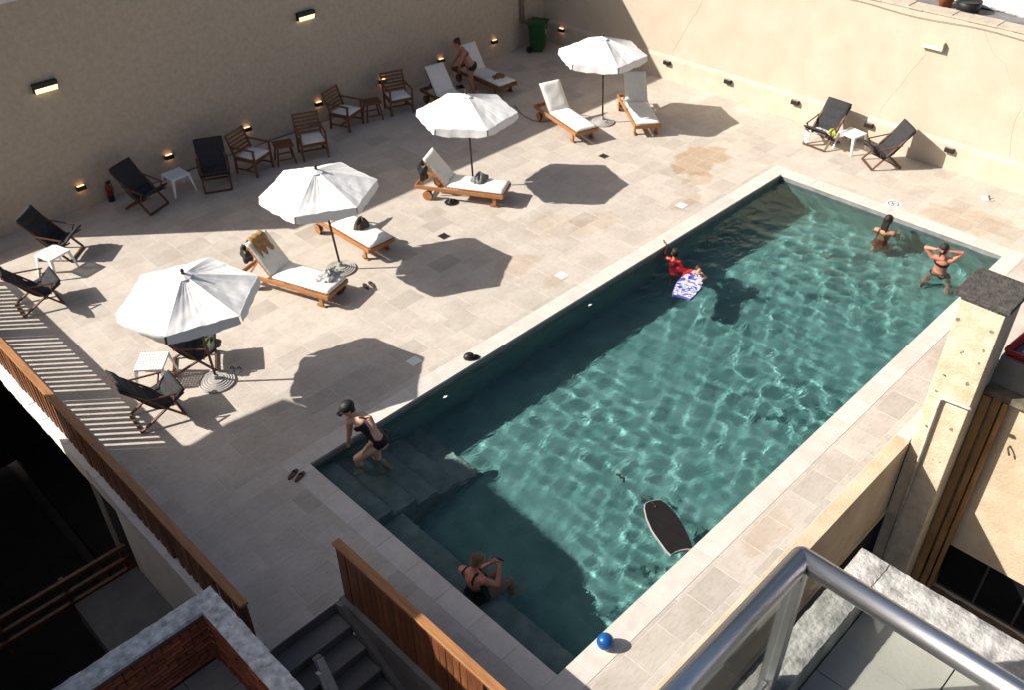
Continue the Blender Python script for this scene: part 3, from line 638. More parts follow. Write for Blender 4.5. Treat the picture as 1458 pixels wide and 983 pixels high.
LL = ['low wall light glowing beside the fire extinguisher', 'low wall light glowing above the white table near the dark deck chairs', 'low wall light glowing by the first slatted armchair', 'low wall light glowing between the two armchair pairs', 'low wall light glowing behind the armchair nearest the loungers', 'low wall light glowing between the two shaded loungers', 'low wall light glowing near the green bin']
for i, x in enumerate((1.21, 3.25, 5.27, 7.33, 9.36, 11.40, 13.44)): spot((x, YW, 0.475), 0, LL[i], True)
LR = ['low wall light glowing in the shaded corner beside the green bin', 'black low wall light just beyond the wall shadow edge', 'black low wall light on the skirting beside the parasol shadow', 'black low wall light next to the deck chair holding clothes', 'black low wall light behind the white table at the end wall', 'black low wall light beyond the empty reclined deck chair']
for i, y in enumerate((9.15, 5.28, 3.32, 1.35, -0.60, -2.53)): spot((XW-0.046, y, 0.47), R(-90), LR[i], i == 0)
# drain pipe and cable in the corner, sagging cable on the end wall
tag(MB().tube([(14.55, YW-0.06, 0.75), (14.55, YW-0.06, 4.3)], 0.07, 10).build('down_pipe', mat('grey_pipe', (0.30, 0.25, 0.19), (0.24, 0.2, 0.15), 5, 0.6), smooth=True), 'grey brown downpipe on the shaded wall above the green bin', 'pipe')
pts = [(XW-0.03, 9.0-0.3*k, 3.12-0.06*math.sin(k*0.33)**2) for k in range(60)]
tag(MB().tube(pts, 0.005, 5).build('wall_cable', mat('brown_cable', (0.12, 0.07, 0.04))), 'thin brown cable sagging along the top of the end wall', 'cable')
pts = [(2.6+0.35*k, 9.86-0.02*(k % 3), 0.012) for k in range(16)]
tag(MB().tube(pts, 0.008, 5).build('floor_cable', M_BLACK), 'thin black cable along the foot of the shaded wall', 'cable')
pts = [(g(*p)) + Vector((0, 0, 0.01)) for p in ((733, 150), (738, 158), (746, 165), (757, 171), (770, 174), (785, 172))]
tag(MB().tube(pts, 0.010, 5).build('hose', mat('grey_hose', (0.12, 0.12, 0.12))), 'thin grey hose curling on the shaded deck by the lounger', 'hose')
# skimmer lids and floor drains
M_LID = mat('white_lid', (0.80, 0.79, 0.77), (0.7, 0.69, 0.67), 10, 0.5)
for i, (x, y) in enumerate(((10.08, 0.73), (6.31, 0.73), (2.66, 0.73))):
    t = empty('skimmer_lid', (x, y, 0)); tag(t, ['white square skimmer lid level with the swimmers', 'white square skimmer lid near the shadow of the second parasol', 'white square skimmer lid inside a parasol shadow by the pool'][i], 'skimmer lid', 'skimmer lids')
    MB().bx(-0.10, 0.10, -0.10, 0.10, 0.001, 0.006).build('plate', M_LID, t, bevel=0.002); MB().bx(-0.02, 0.02, -0.05, 0.05, 0.0062, 0.009).build('grip', M_LID, t)
t = empty('depth_marker', (13.22, -2.47, 0)); tag(t, 'white no diving tile set in the paving at the pool end', 'sign')
MB().bx(-0.15, 0.15, -0.15, 0.15, 0.001, 0.006).build('plate', M_LID, t, bevel=0.002)
m_ = MB(); ring = [(0.105*math.cos(a*math.pi/12), 0.105*math.sin(a*math.pi/12), 0.008) for a in range(25)]; m_.tube(ring, 0.009, 5)
m_.beam((-0.05, 0.045, 0.008), (0.05, -0.045, 0.008), 0.018, 0.003); m_.beam((-0.05, -0.03, 0.0085), (0.0, 0.03, 0.0085), 0.02, 0.003); m_.beam((0.0, 0.03, 0.008), (0.055, 0.05, 0.008), 0.016, 0.003)
m_.build('emblem', mat('dark_print', (0.05, 0.06, 0.07)), t)
for i, (x, y) in enumerate(((10.74, 3.45), (5.73, 3.43))):
    t = empty('floor_drain', (x, y, 0)); tag(t, ['dark square floor drain between the parasol shadows and two loungers', 'dark square floor drain beside the second parasol shadow'][i], 'drain', 'floor drains')
    t.rotation_euler = (0, 0, 0)
    MB().bx(-0.09, 0.09, -0.09, 0.09, 0.001, 0.004).build('grate', M_BLACK, t)
    MB().bx(-0.10, 0.10, 0.091, 0.1, 0.001, 0.006).bx(-0.10, 0.10, -0.1, -0.091, 0.001, 0.006).build('frame', mat('drain_frame', (0.1, 0.1, 0.1)), t)
# ================================================================ FURNITURE
M_LW = mat('honey_teak', (0.44, 0.195, 0.07), (0.27, 0.11, 0.04), 5, 0.5, 0.3, 40, stretch=(1, 8, 8))
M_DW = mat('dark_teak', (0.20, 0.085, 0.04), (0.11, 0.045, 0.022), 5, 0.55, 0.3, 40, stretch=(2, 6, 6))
M_CUSH = mat('white_canvas', (0.78, 0.76, 0.71), (0.70, 0.68, 0.63), 8, 0.9, 0.5, 25, spec=0.2, bdist=0.006)
M_DW2 = mat('walnut_frame', (0.15, 0.062, 0.032), (0.08, 0.033, 0.018), 5, 0.55, 0.3, 40, stretch=(2, 6, 6))
M_SLING = mat('black_canvas', (0.042, 0.041, 0.044), (0.026, 0.026, 0.028), 20, 0.85, 0.4, 90, spec=0.25)
M_PLAST = mat('white_plastic', (0.82, 0.82, 0.80), (0.76, 0.76, 0.74), 8, 0.4)
M_CANOPY = mat('white_parasol_cloth', (0.90, 0.89, 0.87), (0.84, 0.83, 0.80), 4, 0.85, 0.35, 6, spec=0.15, trans=0.12, bdist=0.03, stretch=(1, 1, 1))
M_POLE = mat('dark_wood_pole', (0.075, 0.04, 0.025), (0.04, 0.02, 0.014), 10, 0.45)
M_BASE = mat('cast_concrete', (0.40, 0.38, 0.35), (0.30, 0.285, 0.26), 12, 0.85, 0.4, 60)

# ---------------- parasols
def parasol(loc, rot, label, seed, lean=(0, 0)):
    rd = random.Random(seed)
    t = empty('parasol', loc, 0); tag(t, label, 'parasol', 'white parasols around the pool deck')
    top, edge, Rr = 2.14, 1.78, 1.07
    dx, dy = lean
    base = MB().lathe([(0.29, 0), (0.30, 0.02), (0.285, 0.035), (0.262, 0.030), (0.245, 0.045), (0.222, 0.040), (0.205, 0.056), (0.18, 0.05), (0.165, 0.066), (0.14, 0.06), (0.12, 0.08), (0.045, 0.085), (0.04, 0.16), (0.026, 0.165)], 32).build('base', M_BASE, t, smooth=False)
    MB().tube([(0, 0, 0.05), (dx*.5, dy*.5, 1.1), (dx, dy, top+0.02)], 0.021, 10).build('pole', M_POLE, t, smooth=True)
    MB().lathe([(0.012, 0), (0.03, 0.01), (0.022, 0.03), (0.03, 0.05), (0.018, 0.085), (0.002, 0.095)], 10, (dx, dy, top+0.015)).build('finial', M_POLE, t, smooth=True)
    MB().lathe([(0.03, -0.06), (0.045, -0.05), (0.045, 0.0), (0.03, 0.01)], 12, (dx, dy, edge-0.05)).build('hub', M_POLE, t)
    for k in range(6):
        a0 = rot + k*math.pi/3; a1 = a0 + math.pi/3
        c0 = Vector((math.cos(a0), math.sin(a0), 0)); c1 = Vector((math.cos(a1), math.sin(a1), 0))
        ph = rd.uniform(0, 6)
        def surf(u, v):      # u across the panel, v from the top to the edge
            d = c0*(1-u) + c1*u
            bow = 1 - 0.022*math.sin(math.pi*u)*v                  # hem pulled in between the ribs
            rr = (0.025 + (Rr-0.025)*v)
            p = d*rr*bow
            z = top - (top-edge)*(v**1.08) - 0.048*math.sin(math.pi*u)*math.sin(math.pi*min(v, .97))*(0.8+0.4*math.sin(ph))
            wr = (0.004*math.sin(u*21+ph+v*3)*v*(0.4+v) + 0.005*math.sin(v*19+u*13+ph*2)*v + 0.004*math.sin(u*47+ph*3))*math.sin(math.pi*u)**0.7
            return (p.x+dx, p.y+dy, z + wr)
        pn = MB().grid(surf, 26, 18).build('canopy_panel', M_CANOPY, t, smooth=True)
        def val(u, v):
            u2 = 0.02+0.96*u; x, y, z = surf(u2, 1.0)
            d = (c0*(1-u)+c1*u).normalized(); sc = 0.17*(1-0.25*abs(2*u-1)**4)
            wob = 0.007*math.sin(u*19+ph)*v
            return (x + d.x*(0.022*v+wob), y + d.y*(0.022*v+wob), z - sc*v + 0.004)
        MB().grid(val, 16, 4).build('valance', M_CANOPY, pn, smooth=True)
        MB().tube([(dx, dy, top-0.03), (dx+c0.x*Rr*0.5, dy+c0.y*Rr*.5, (top+edge)/2-0.035), (dx+c0.x*(Rr-.01), dy+c0.y*(Rr-.01), edge-0.012)], 0.008, 6).build('rib', M_POLE, t)
        MB().tube([(dx, dy, edge-0.08), (dx+c0.x*Rr*0.5, dy+c0.y*Rr*.5, (top+edge)/2-0.045)], 0.007, 6).build('strut', M_POLE, t)
    cap = MB()
    for k in range(12):
        a = rot + k*math.pi/6; b = a+math.pi/6
        cap.add([(dx, dy, top+0.03), (dx+0.13*math.cos(a), dy+0.13*math.sin(a), top-0.03+0.008*(k % 2)), (dx+0.13*math.cos(b), dy+0.13*math.sin(b), top-0.03+0.008*((k+1) % 2))], [(0, 1, 2)])
    cap.build('vent_cap', M_CANOPY, t)
    return t
parasol((0.06, 2.62, 0), R(43), 'white parasol over the deck chairs next to the slat fence', 1, (-0.07, 0.0))
parasol((3.53, 3.94, 0), R(32), 'white parasol beside the lounger with striped clothes', 2, (-0.17, 0.06))
parasol((7.62, 4.57, 0), R(10), 'white parasol beside the lounger carrying a grey bag', 3, (-0.10, 0.0))
parasol((12.16, 4.70, 0), R(0), 'white parasol between two loungers near the end wall', 4, (-0.07, 0.05))

# ---------------- loungers (origin at the middle of the foot end, local +x towards the head)
def cushion(L, W, T, seed, dent=0.0):
    rd = random.Random(seed); ph = rd.uniform(0, 6)
    nx, ny = max(6, int(L/0.06)), 10
    def prof(u, v):
        e = (1-abs(2*v-1)**6)*(1-abs(2*u-1)**10)
        return T*(0.45+0.55*e) + 0.008*math.sin(u*13+ph)*math.sin(v*7+ph)*e
    m = MB(); m.grid(lambda u, v: (u*L, (v-.5)*W, prof(u, v)), nx, ny)
    o = len(m.v); m.grid(lambda u, v: (u*L, (.5-v)*W, 0.0), nx, ny)
    top = lambda i, j: j*(nx+1)+i
    bot = lambda i, j: o+(ny-j)*(nx+1)+i
    for i in range(nx):
        m.f.append((top(i, 0), bot(i, 0), bot(i+1, 0), top(i+1, 0))); m.f.append((top(i+1, ny), bot(i+1, ny), bot(i, ny), top(i, ny)))
    for j in range(ny):
        m.f.append((top(0, j+1), bot(0, j+1), bot(0, j), top(0, j))); m.f.append((top(nx, j), bot(nx, j), bot(nx, j+1), top(nx, j+1)))
    return m
def lounger(foot, ang, label, back, wood, seed):
    """foot: middle of the foot end on the ground, ang: heading from foot to head, back: backrest angle"""
    t = empty('sun_lounger', (foot[0], foot[1], 0), ang); tag(t, label, 'sun lounger', 'teak sun loungers with white cushions')
    L, W, Z = 1.98, 0.66, 0.27; hinge = 1.26
    for s in (-1, 1):
        MB().box((L/2, s*(W/2-0.02), Z), (L, 0.035, 0.085)).build('side_rail', wood, t, bevel=0.006)
        lg = MB().box((0.20, s*(W/2-0.06), 0.135), (0.075, 0.04, 0.27)).add([(0.12, s*(W/2-0.06)-.02, 0.03), (0.30, s*(W/2-0.06)-.02, 0.0), (0.30, s*(W/2-0.06)-.02, 0.05), (0.12, s*(W/2-0.06)-.02, 0.0), (0.12, s*(W/2-0.06)+.02, 0.03), (0.30, s*(W/2-0.06)+.02, 0.0), (0.30, s*(W/2-0.06)+.02, 0.05), (0.12, s*(W/2-0.06)+.02, 0.0)], [(3,1,2,0), (4,6,5,7), (0,2,6,4), (1,3,7,5), (2,1,5,6), (3,0,4,7)])
        lg.build('leg', wood, t, bevel=0.004)
        MB().box((1.66, s*(W/2-0.06), 0.17), (0.10, 0.035, 0.2)).build('leg', wood, t, bevel=0.004)
        wm = MB().lathe([(0.02, -0.022), (0.10, -0.022), (0.105, -0.012), (0.105, 0.012), (0.10, 0.022), (0.02, 0.022)], 20)
        rt = Matrix.Rotation(R(90), 3, 'X'); wm.v = [tuple(rt @ Vector(v) + Vector((1.68, s*(W/2+0.005), 0.105))) for v in wm.v]
        wh = wm.build('wheel', wood, t, smooth=False)
        rm = MB().lathe([(0.104, -0.018), (0.112, -0.012), (0.112, 0.012), (0.104, 0.018)], 20); rm.v = [tuple(rt @ Vector(v) + Vector((1.68, s*(W/2+0.005), 0.105))) for v in rm.v]
        rm.build('tyre', mat('rubber', (0.03, 0.03, 0.03)), wh)
    MB().box((0.012, 0, Z), (0.035, W-0.08, 0.08)).build('end_rail', wood, t, bevel=0.005)
    MB().box((L-0.012, 0, Z), (0.035, W-0.08, 0.08)).build('end_rail', wood, t, bevel=0.005)
    sm = MB().box((0, 0, 0), (0.055, W-0.075, 0.018)).mesh('slat', wood)
    for k in range(16):
        x = 0.07 + k*0.076
        o = bpy.data.objects.new('slat', sm); COL.objects.link(o); o.parent = t; o.location = (x, 0, Z+0.052)
    br = bpy.data.objects.new('backrest', MB().box((0.36, -W/2+0.06, 0), (0.72, 0.03, 0.035)).box((0.36, W/2-0.06, 0), (0.72, 0.03, 0.035)).mesh('backrest', wood)); COL.objects.link(br); br.parent = t
    br.location = (hinge, 0, Z+0.05); br.rotation_euler = (0, -back, 0)
    for k in range(9):
        o = bpy.data.objects.new('slat', sm); COL.objects.link(o); o.parent = br; o.location = (0.05+k*0.078, 0, 0.02)
    hb = Vector((hinge+0.42*math.cos(back), 0, Z+0.05+0.42*math.sin(back)))
    if back > 0.1:
        for s in (-1, 1): MB().beam((hb.x, s*0.2, hb.z), (min(1.9, hb.x+0.30), s*0.2, Z), 0.03, 0.025).build('prop', wood, t)
    c = cushion(hinge+0.02, W-0.09, 0.065, seed).build('cushion', M_CUSH, t, smooth=True); c.location = (0.01, 0, Z+0.063)
    c = cushion(0.76, W-0.09, 0.06, seed+5).build('back_cushion', M_CUSH, t, smooth=True); c.location = (hinge+0.01-0.05*math.sin(back)*0, 0, Z+0.075); c.rotation_euler = (0, -back, 0)
    MB().tube([(hinge, -W/2+0.02, Z+0.02), (hinge-0.01, -W/2+0.02, Z+0.10), (hinge, -W/2+0.06, Z+0.12)], 0.006, 5).build('tie', M_CUSH, t)
    return t
def L_from(fa, fb, ang_deg, *a): return lounger(((fa[0]+fb[0])/2, (fa[1]+fb[1])/2), R(ang_deg), *a)
L_from((2.62, 2.93), (3.09, 3.19), 109, 'teak sun lounger with a tan towel hung over its raised back', R(52), M_LW, 1)
L_from((4.04, 3.68), (4.68, 3.68), 90, 'teak sun lounger with an olive bag on its cushion', R(38), M_LW, 2)
L_from((7.33, 3.30), (7.90, 3.72), 119, 'teak sun lounger with a grey bag on its seat', R(50), M_LW, 3)
L_from((9.72, 7.20), (10.30, 7.02), 82, 'shaded sun lounger against the wall beside the end armchair', R(52), M_DW, 4)
L_from((11.40, 7.60), (12.04, 7.62), 86, 'shaded sun lounger with folded clothes by the bending woman', R(55), M_DW, 5)
L_from((10.68, 4.30), (11.34, 4.14), 74, 'teak sun lounger nearest the big wall shadow beside a parasol', R(48), M_LW, 6)
L_from((11.97, 3.53), (12.52, 3.18), 52, 'teak sun lounger with its backrest half in parasol shade', R(58), M_LW, 7)

# ---------------- deck chairs (origin under the middle, local +x to the front)
def deck_chair(c, ang, label, seed):
    t = empty('deck_chair', (c[0], c[1], 0), ang); tag(t, label, 'deck chair', 'black deck chairs')
    hw = 0.29; P = lambda x, z, y: (x, y, z)
    for s in (-1, 1):
        MB().beam((-0.44, s*hw, 0.89), (0.34, s*hw, 0.02), 0.028, 0.045, (0, 1, 0)).build('back_leg', M_DW2, t, bevel=0.004)
        MB().beam((0.42, s*(hw-0.035), 0.42), (-0.34, s*(hw-0.035), 0.02), 0.028, 0.045, (0, 1, 0)).build('front_leg', M_DW2, t, bevel=0.004)
        MB().beam((-0.22, s*(hw+0.035), 0.60), (0.31, s*(hw+0.035), 0.50), 0.032, 0.020).build('armrest', M_DW2, t, bevel=0.004)
        MB().beam((0.27, s*(hw+0.03), 0.50), (0.20, s*(hw+0.02), 0.30), 0.02, 0.026, (0, 1, 0)).build('arm_support', M_DW2, t)
    MB().beam((0.34, -hw, 0.022), (0.34, hw, 0.022), 0.04, 0.03).build('front_bar', M_DW2, t)
    MB().beam((-0.34, -hw+.035, 0.022), (-0.34, hw-.035, 0.022), 0.04, 0.03).build('rear_bar', M_DW2, t)
    MB().beam((-0.44, -hw, 0.885), (-0.44, hw, 0.885), 0.035, 0.03).build('top_bar', M_DW2, t)
    rd = random.Random(seed)
    ctrl = [(-0.47, 0.93), (-0.36, 0.77), (-0.25, 0.60), (-0.13, 0.43), (-0.02, 0.31), (0.10, 0.27), (0.24, 0.31), (0.36, 0.40), (0.45, 0.47)]
    C = []
    N = 54
    for i in range(N+1):
        s = i/N*(len(ctrl)-1); a = min(int(s), len(ctrl)-2); f = s-a; C.append((ctrl[a][0]*(1-f)+ctrl[a+1][0]*f, ctrl[a][1]*(1-f)+ctrl[a+1][1]*f))
    for _ in range(6): C = [C[0]]+[((C[i-1][0]+2*C[i][0]+C[i+1][0])/4, (C[i-1][1]+2*C[i][1]+C[i+1][1])/4) for i in range(1, N)]+[C[-1]]
    def sl(u, v):
        i = min(int(round(u*N)), N); x, z = C[i]; j = min(i+1, N); k = max(i-1, 0)
        tx, tz = C[j][0]-C[k][0], C[j][1]-C[k][1]; l_ = math.hypot(tx, tz); nx_, nz_ = -tz/l_, tx/l_
        w = -0.5+v; puff = 0.042*(abs(math.sin(u*math.pi*7))**0.45)*(1-abs(2*w)**6)
        sag = -0.02*(1-(2*w)**2)*math.sin(math.pi*u)
        return (x+nx_*(puff+sag+0.03), w*2*(hw+0.018), z+nz_*(puff+sag+0.03))
    MB().grid(sl, N, 10).build('sling', M_SLING, t, smooth=True, solid=0.03)
    return t
deck_chair((-0.02, 8.41), R(-47), 'black deck chair by the low wall light with its back to the wall corner', 1)
deck_chair((-1.04, 6.98), R(-5), 'black deck chair standing over the slat fence stripes next to a white table', 2)
deck_chair((2.12, 8.97), R(-67), 'black deck chair turned sideways beside the fire extinguisher', 3)
deck_chair((3.70, 8.74), R(-116), 'black deck chair beside the first slatted armchair', 4)
deck_chair((0.05, 3.30), R(-30), 'black deck chair half hidden under the parasol holding a bag', 5)
deck_chair((-1.02, 2.58), R(-6), 'black deck chair on the striped shadow beside the parasol base', 6)
deck_chair((14.80, 0.13), R(176), 'black deck chair with clothes on its seat at the end wall', 7)
deck_chair((14.76, -1.40), R(139), 'empty black deck chair reclined at the end wall', 8)

# ---------------- white plastic tables
def white_table(c, ang, label, seed):
    t = empty('plastic_table', (c[0], c[1], 0), ang); tag(t, label, 'table', 'low white plastic tables')
    h, s = 0.42, 0.23
    m = MB(); n = 9
    for k in range(n):
        a = -s+0.045 + k*(2*s-0.09)/(n-1)
        m.box((0, a, h-0.006), (2*s-0.05, 0.022, 0.010)); m.box((a, 0, h-0.0075), (0.020, 2*s-0.05, 0.010))
    m.build('lattice_top', M_PLAST, t)
    m = MB()
    for q in (-1, 1): m.box((0, q*(s-0.018), h-0.02), (2*s, 0.036, 0.042)); m.box((q*(s-0.018), 0, h-0.0205), (0.036, 2*s-0.073, 0.041))
    m.build('rim', M_PLAST, t, bevel=0.010)
    for qx in (-1, 1):
        for qy in (-1, 1):
            MB().add([(qx*(s-0.07), qy*(s-0.005), h-0.042), (qx*(s-0.005), qy*(s-0.005), h-0.042), (qx*(s-0.005), qy*(s-0.07), h-0.042), (qx*(s-0.045), qy*(s-0.045), h-0.042),
                      (qx*(s+0.015), qy*(s+0.045), 0), (qx*(s+0.045), qy*(s+0.045), 0), (qx*(s+0.045), qy*(s+0.015), 0), (qx*(s+0.025), qy*(s+0.025), 0)],
                     [(0,1,5,4), (1,2,6,5), (2,3,7,6), (3,0,4,7), (4,5,6,7), (3,2,1,0)]).build('leg', M_PLAST, t)
    return t
white_table((-0.30, 7.85), R(15), 'low white plastic table between the two deck chairs by the striped shadow', 1)
white_table((2.98, 9.12), R(2), 'low white plastic table in the shade by the long wall', 2)
white_table((-0.60, 3.36), R(-42), 'low white plastic table under the parasol next to the slat fence', 3)
white_table((14.98, -0.48), R(-10), 'low white plastic table at the sunlit end wall', 4)

# ---------------- armchairs and stools
def armchair(c, ang, label):
    t = empty('armchair', (c[0], c[1], 0), ang); tag(t, label, 'armchair', 'slatted wooden armchairs')
    hw, d = 0.29, 0.27
    for s in (-1, 1):
        MB().beam((d, s*hw, 0), (d, s*hw, 0.62), 0.045, 0.045).build('leg', M_DW, t, bevel=0.004)
        MB().beam((-d-0.02, s*hw, 0), (-d, s*hw, 0.42), 0.045, 0.045).build('leg', M_DW, t, bevel=0.004)
        MB().beam((-d, s*hw, 0.415), (-d-0.16, s*hw, 0.90), 0.04, 0.04).build('back_post', M_DW, t, bevel=0.004)
        MB().beam((-d-0.08, s*hw, 0.63), (d+0.04, s*hw, 0.635), 0.055, 0.025).build('armrest', M_DW, t, bevel=0.004)
        MB().beam((-d+.02, s*hw, 0.13), (d-.02, s*hw, 0.13), 0.025, 0.035).build('stretcher', M_DW, t)
        MB().beam((-d+.02, s*hw, 0.37), (d-.02, s*hw, 0.37), 0.03, 0.06).build('seat_rail', M_DW, t)
    MB().beam((d, -hw+.025, 0.37), (d, hw-.025, 0.37), 0.03, 0.06).build('front_rail', M_DW, t)
    MB().beam((0, -hw+.012, 0.13), (0, hw-.012, 0.13), 0.025, 0.035).build('stretcher', M_DW, t)
    for k in range(6):
        f = 0.12+k*0.165
        MB().box((-d-0.16*f, 0, 0.415+0.485*f), (0.018, 2*hw-0.042, 0.052), Matrix.Rotation(R(-18), 3, 'Y')).build('back_slat', M_DW, t)
    for k in range(5): MB().box((-0.2+k*0.1, 0, 0.40), (0.07, 2*hw-.03, 0.015)).build('seat_slat', M_DW, t)
    c_ = cushion(0.50, 0.52, 0.055, 3).build('cushion', M_CUSH, t, smooth=True); c_.location = (-0.23, 0, 0.409)
    return t
armchair((4.70, 8.76), R(-70), 'slatted wooden armchair with white cushion next to the dark deck chair')
armchair((6.09, 8.45), R(-112), 'slatted wooden armchair facing the deck right of the first side table')
armchair((7.63, 9.18), R(-72), 'slatted wooden armchair left of the second side table')
armchair((9.13, 8.98), R(-110), 'slatted wooden armchair beside the shaded lounger')
def stool(c, ang, label):
    t = empty('side_table', (c[0], c[1], 0), ang); tag(t, label, 'side table', 'small wooden side tables')
    for k in range(5): MB().box((0, -0.18+k*0.09, 0.45), (0.45, 0.082, 0.02)).build('top_slat', M_DW, t, bevel=0.003)
    for qx in (-1, 1):
        for qy in (-1, 1): MB().beam((qx*0.15, qy*0.15, 0.439), (qx*0.21, qy*0.20, 0.0), 0.032, 0.032).build('leg', M_DW, t)
    MB().beam((-0.155, -0.18, 0.14), (0.155, -0.18, 0.14), 0.02, 0.03).beam((-0.155, 0.18, 0.14), (0.155, 0.18, 0.14), 0.02, 0.03).build('stretcher', M_DW, t)
stool((5.42, 8.62), R(-22), 'small wooden side table between the first two armchairs')
stool((8.36, 9.08), R(-22), 'small wooden side table between the last two armchairs')

# ---------------- green wheeled bin
t = empty('wheeled_bin', (14.72, 9.38, 0), R(-60)); tag(t, 'dark green wheeled bin in the shaded wall corner', 'bin')
M_GRN = mat('green_plastic', (0.012, 0.085, 0.02), (0.008, 0.055, 0.014), 6, 0.45)
b0, b1 = 0.19, 0.25
MB().add([(-b0, -b0, 0.05), (b0, -b0, 0.05), (b0, b0, 0.05), (-b0, b0, 0.05), (-b1, -b1+.02, 0.82), (b1, -b1+.02, 0.82), (b1, b1, 0.82), (-b1, b1, 0.82)], [(3,2,1,0), (0,1,5,4), (1,2,6,5), (2,3,7,6), (3,0,4,7), (4,5,6,7)]).build('body', M_GRN, t, bevel=0.02)
MB().add([(-.27, -.27, 0.83), (.28, -.27, 0.83), (.28, .27, 0.83), (-.27, .27, 0.83), (-.27, -.27, 0.86), (.28, -.27, 0.86), (.28, .27, 0.86), (-.27, .27, 0.86), (-.2, -.2, 0.92), (.2, -.2, 0.90), (.2, .2, 0.90), (-.2, .2, 0.92)], [(3,2,1,0), (0,1,5,4), (1,2,6,5), (2,3,7,6), (3,0,4,7), (4,5,9,8), (5,6,10,9), (6,7,11,10), (7,4,8,11), (8,9,10,11)]).build('lid', M_GRN, t)
MB().tube([(-.27, -.2, .84), (-.32, -.2, .86), (-.33, 0, .86), (-.32, .2, .86), (-.27, .2, .84)], .014, 7).build('handle', M_GRN, t)
for s in (-1, 1):
    wm = MB().lathe([(.02, -.025), (.095, -.025), (.1, 0), (.095, .025), (.02, .025)], 18); rt = Matrix.Rotation(R(90), 3, 'X'); wm.v = [tuple(rt @ Vector(v) + Vector((-.19, s*.235, .1))) for v in wm.v]; wm.build('wheel', M_BLACK, t)
m_ = MB()
for k in range(3):
    a = k*2*math.pi/3+.5; q = lambda r_, an: (0.2445, r_*math.cos(an), 0.60+r_*math.sin(an))
    m_.beam(q(.07, a), q(.07, a+1.5), .005, .022, (1, 0, 0)); e = Vector(q(.07, a+1.5)); m_.beam(e, e+Vector((0, .035*math.cos(a+2.6), .035*math.sin(a+2.6))), .005, .04, (1, 0, 0))
m_.build('emblem', mat('white_print', (0.6, 0.62, 0.6)), t)
# ---------------- fire extinguisher
t = empty('fire_extinguisher', (1.72, 9.78, 0)); tag(t, 'small red and black fire extinguisher at the foot of the shaded wall', 'fire extinguisher')
MB().lathe([(.05, 0), (.065, .01), (.065, .30), (.05, .36), (.025, .39), (.02, .41)], 16).build('cylinder', mat('red_paint', (0.26, 0.02, 0.012), (0.18, 0.014, 0.01), 6, 0.4), t, smooth=True)
MB().lathe([(.068, 0.0), (.069, .14), (.066, .145)], 16).build('base_cup', M_BLACK, t); MB().box((0.03, 0, .43), (.1, .02, .02)).box((.03, 0, .455), (.11, .018, .012)).build('valve_lever', M_BLACK, t)
MB().tube([(.02, 0, .41), (.08, 0, .40), (.09, 0, .3), (.08, 0, .15)], .01, 6).build('hose', M_BLACK, t)
# ================================================================ PEOPLE
def remeshed(mb, voxel, name, m, smooth_it=3):
    me = mb.mesh('tmp_'+name); ob = bpy.data.objects.new('tmp', me); COL.objects.link(ob)
    md = ob.modifiers.new('r', 'REMESH'); md.mode = 'VOXEL'; md.voxel_size = voxel; md.use_smooth_shade = True
    ms = ob.modifiers.new('s', 'SMOOTH'); ms.factor = 0.5; ms.iterations = smooth_it
    dg = bpy.context.evaluated_depsgraph_get(); dg.update()
    out = bpy.data.meshes.new_from_object(ob.evaluated_get(dg)); out.name = name
    bpy.data.objects.remove(ob); bpy.data.meshes.remove(me)
    out.materials.clear(); out.materials.append(m)
    return out
def cone(mb, p, q, r1, r2, side=None, flat=1.0, rings=5):
    """closed limb from p to q, optionally flattened across the axis perpendicular to side"""
    p = Vector(p); q = Vector(q); d = (q-p); L = max(d.length, 1e-4); x = d/L
    if side is None: side = Vector((0.3, 0.5, 0.8))
    s = Vector(side); s = (s - s.dot(x)*x)
    if s.length < 1e-3: s = x.orthogonal()
    s.normalize(); f = x.cross(s); n = 14; o = len(mb.v); prof = []
    for k in range(4): a = math.pi/2*(k)/4; prof.append((-r1*math.cos(a)*0.9, r1*math.sin(a)))
    for k in range(rings+1): u = k/rings; prof.append((L*u, r1*(1-u)+r2*u))
    for k in range(3, -1, -1): a = math.pi/2*k/4; prof.append((L+r2*math.cos(a)*0.9, r2*math.sin(a)))
    prof[0] = (prof[0][0], 0.001); prof[-1] = (prof[-1][0], 0.001)
    for (t_, r) in prof:
        for k in range(n):
            a = 2*math.pi*k/n; mb.v.append(tuple(p + x*t_ + r*math.cos(a)*s + r*flat*math.sin(a)*f))
    for i in range(len(prof)-1):
        for k in range(n): k2 = (k+1) % n; mb.f.append((o+i*n+k, o+i*n+k2, o+(i+1)*n+k2, o+(i+1)*n+k))
    mb.f.append(tuple(o+k for k in range(n))[::-1]); e = o+(len(prof)-1)*n; mb.f.append(tuple(e+k for k in range(n)))
def hand(mb, wrist, d, palm_n, curl=0.5, k=1.0):
    d = Vector(d).normalized(); n = Vector(palm_n); n = (n - n.dot(d)*d).normalized(); s = d.cross(n)
    w = Vector(wrist)
    cone(mb, w, w+d*0.075*k, 0.026*k, 0.036*k, s, 0.45)
    for i, (off, ln) in enumerate(((-0.028, 0.058), (-0.010, 0.070), (0.010, 0.066), (0.027, 0.052))):
        b = w + d*0.078*k + s*off*k; m1 = b + (d*math.cos(curl*.6) + n*math.sin(curl*.6))*ln*.55*k; m2 = m1 + (d*math.cos(curl*1.5) + n*math.sin(curl*1.5))*ln*.5*k
        cone(mb, b, m1, 0.0095*k, 0.0088*k); cone(mb, m1, m2, 0.0088*k, 0.0075*k)
    b = w + d*0.025*k - s*0.030*k; m1 = b + (d*0.6 - s*0.65 + n*0.3).normalized()*0.045*k; cone(mb, b, m1, 0.012*k, 0.010*k); cone(mb, m1, m1+(d*.9 - s*.1 + n*.3).normalized()*0.03*k, 0.010*k, 0.008*k)
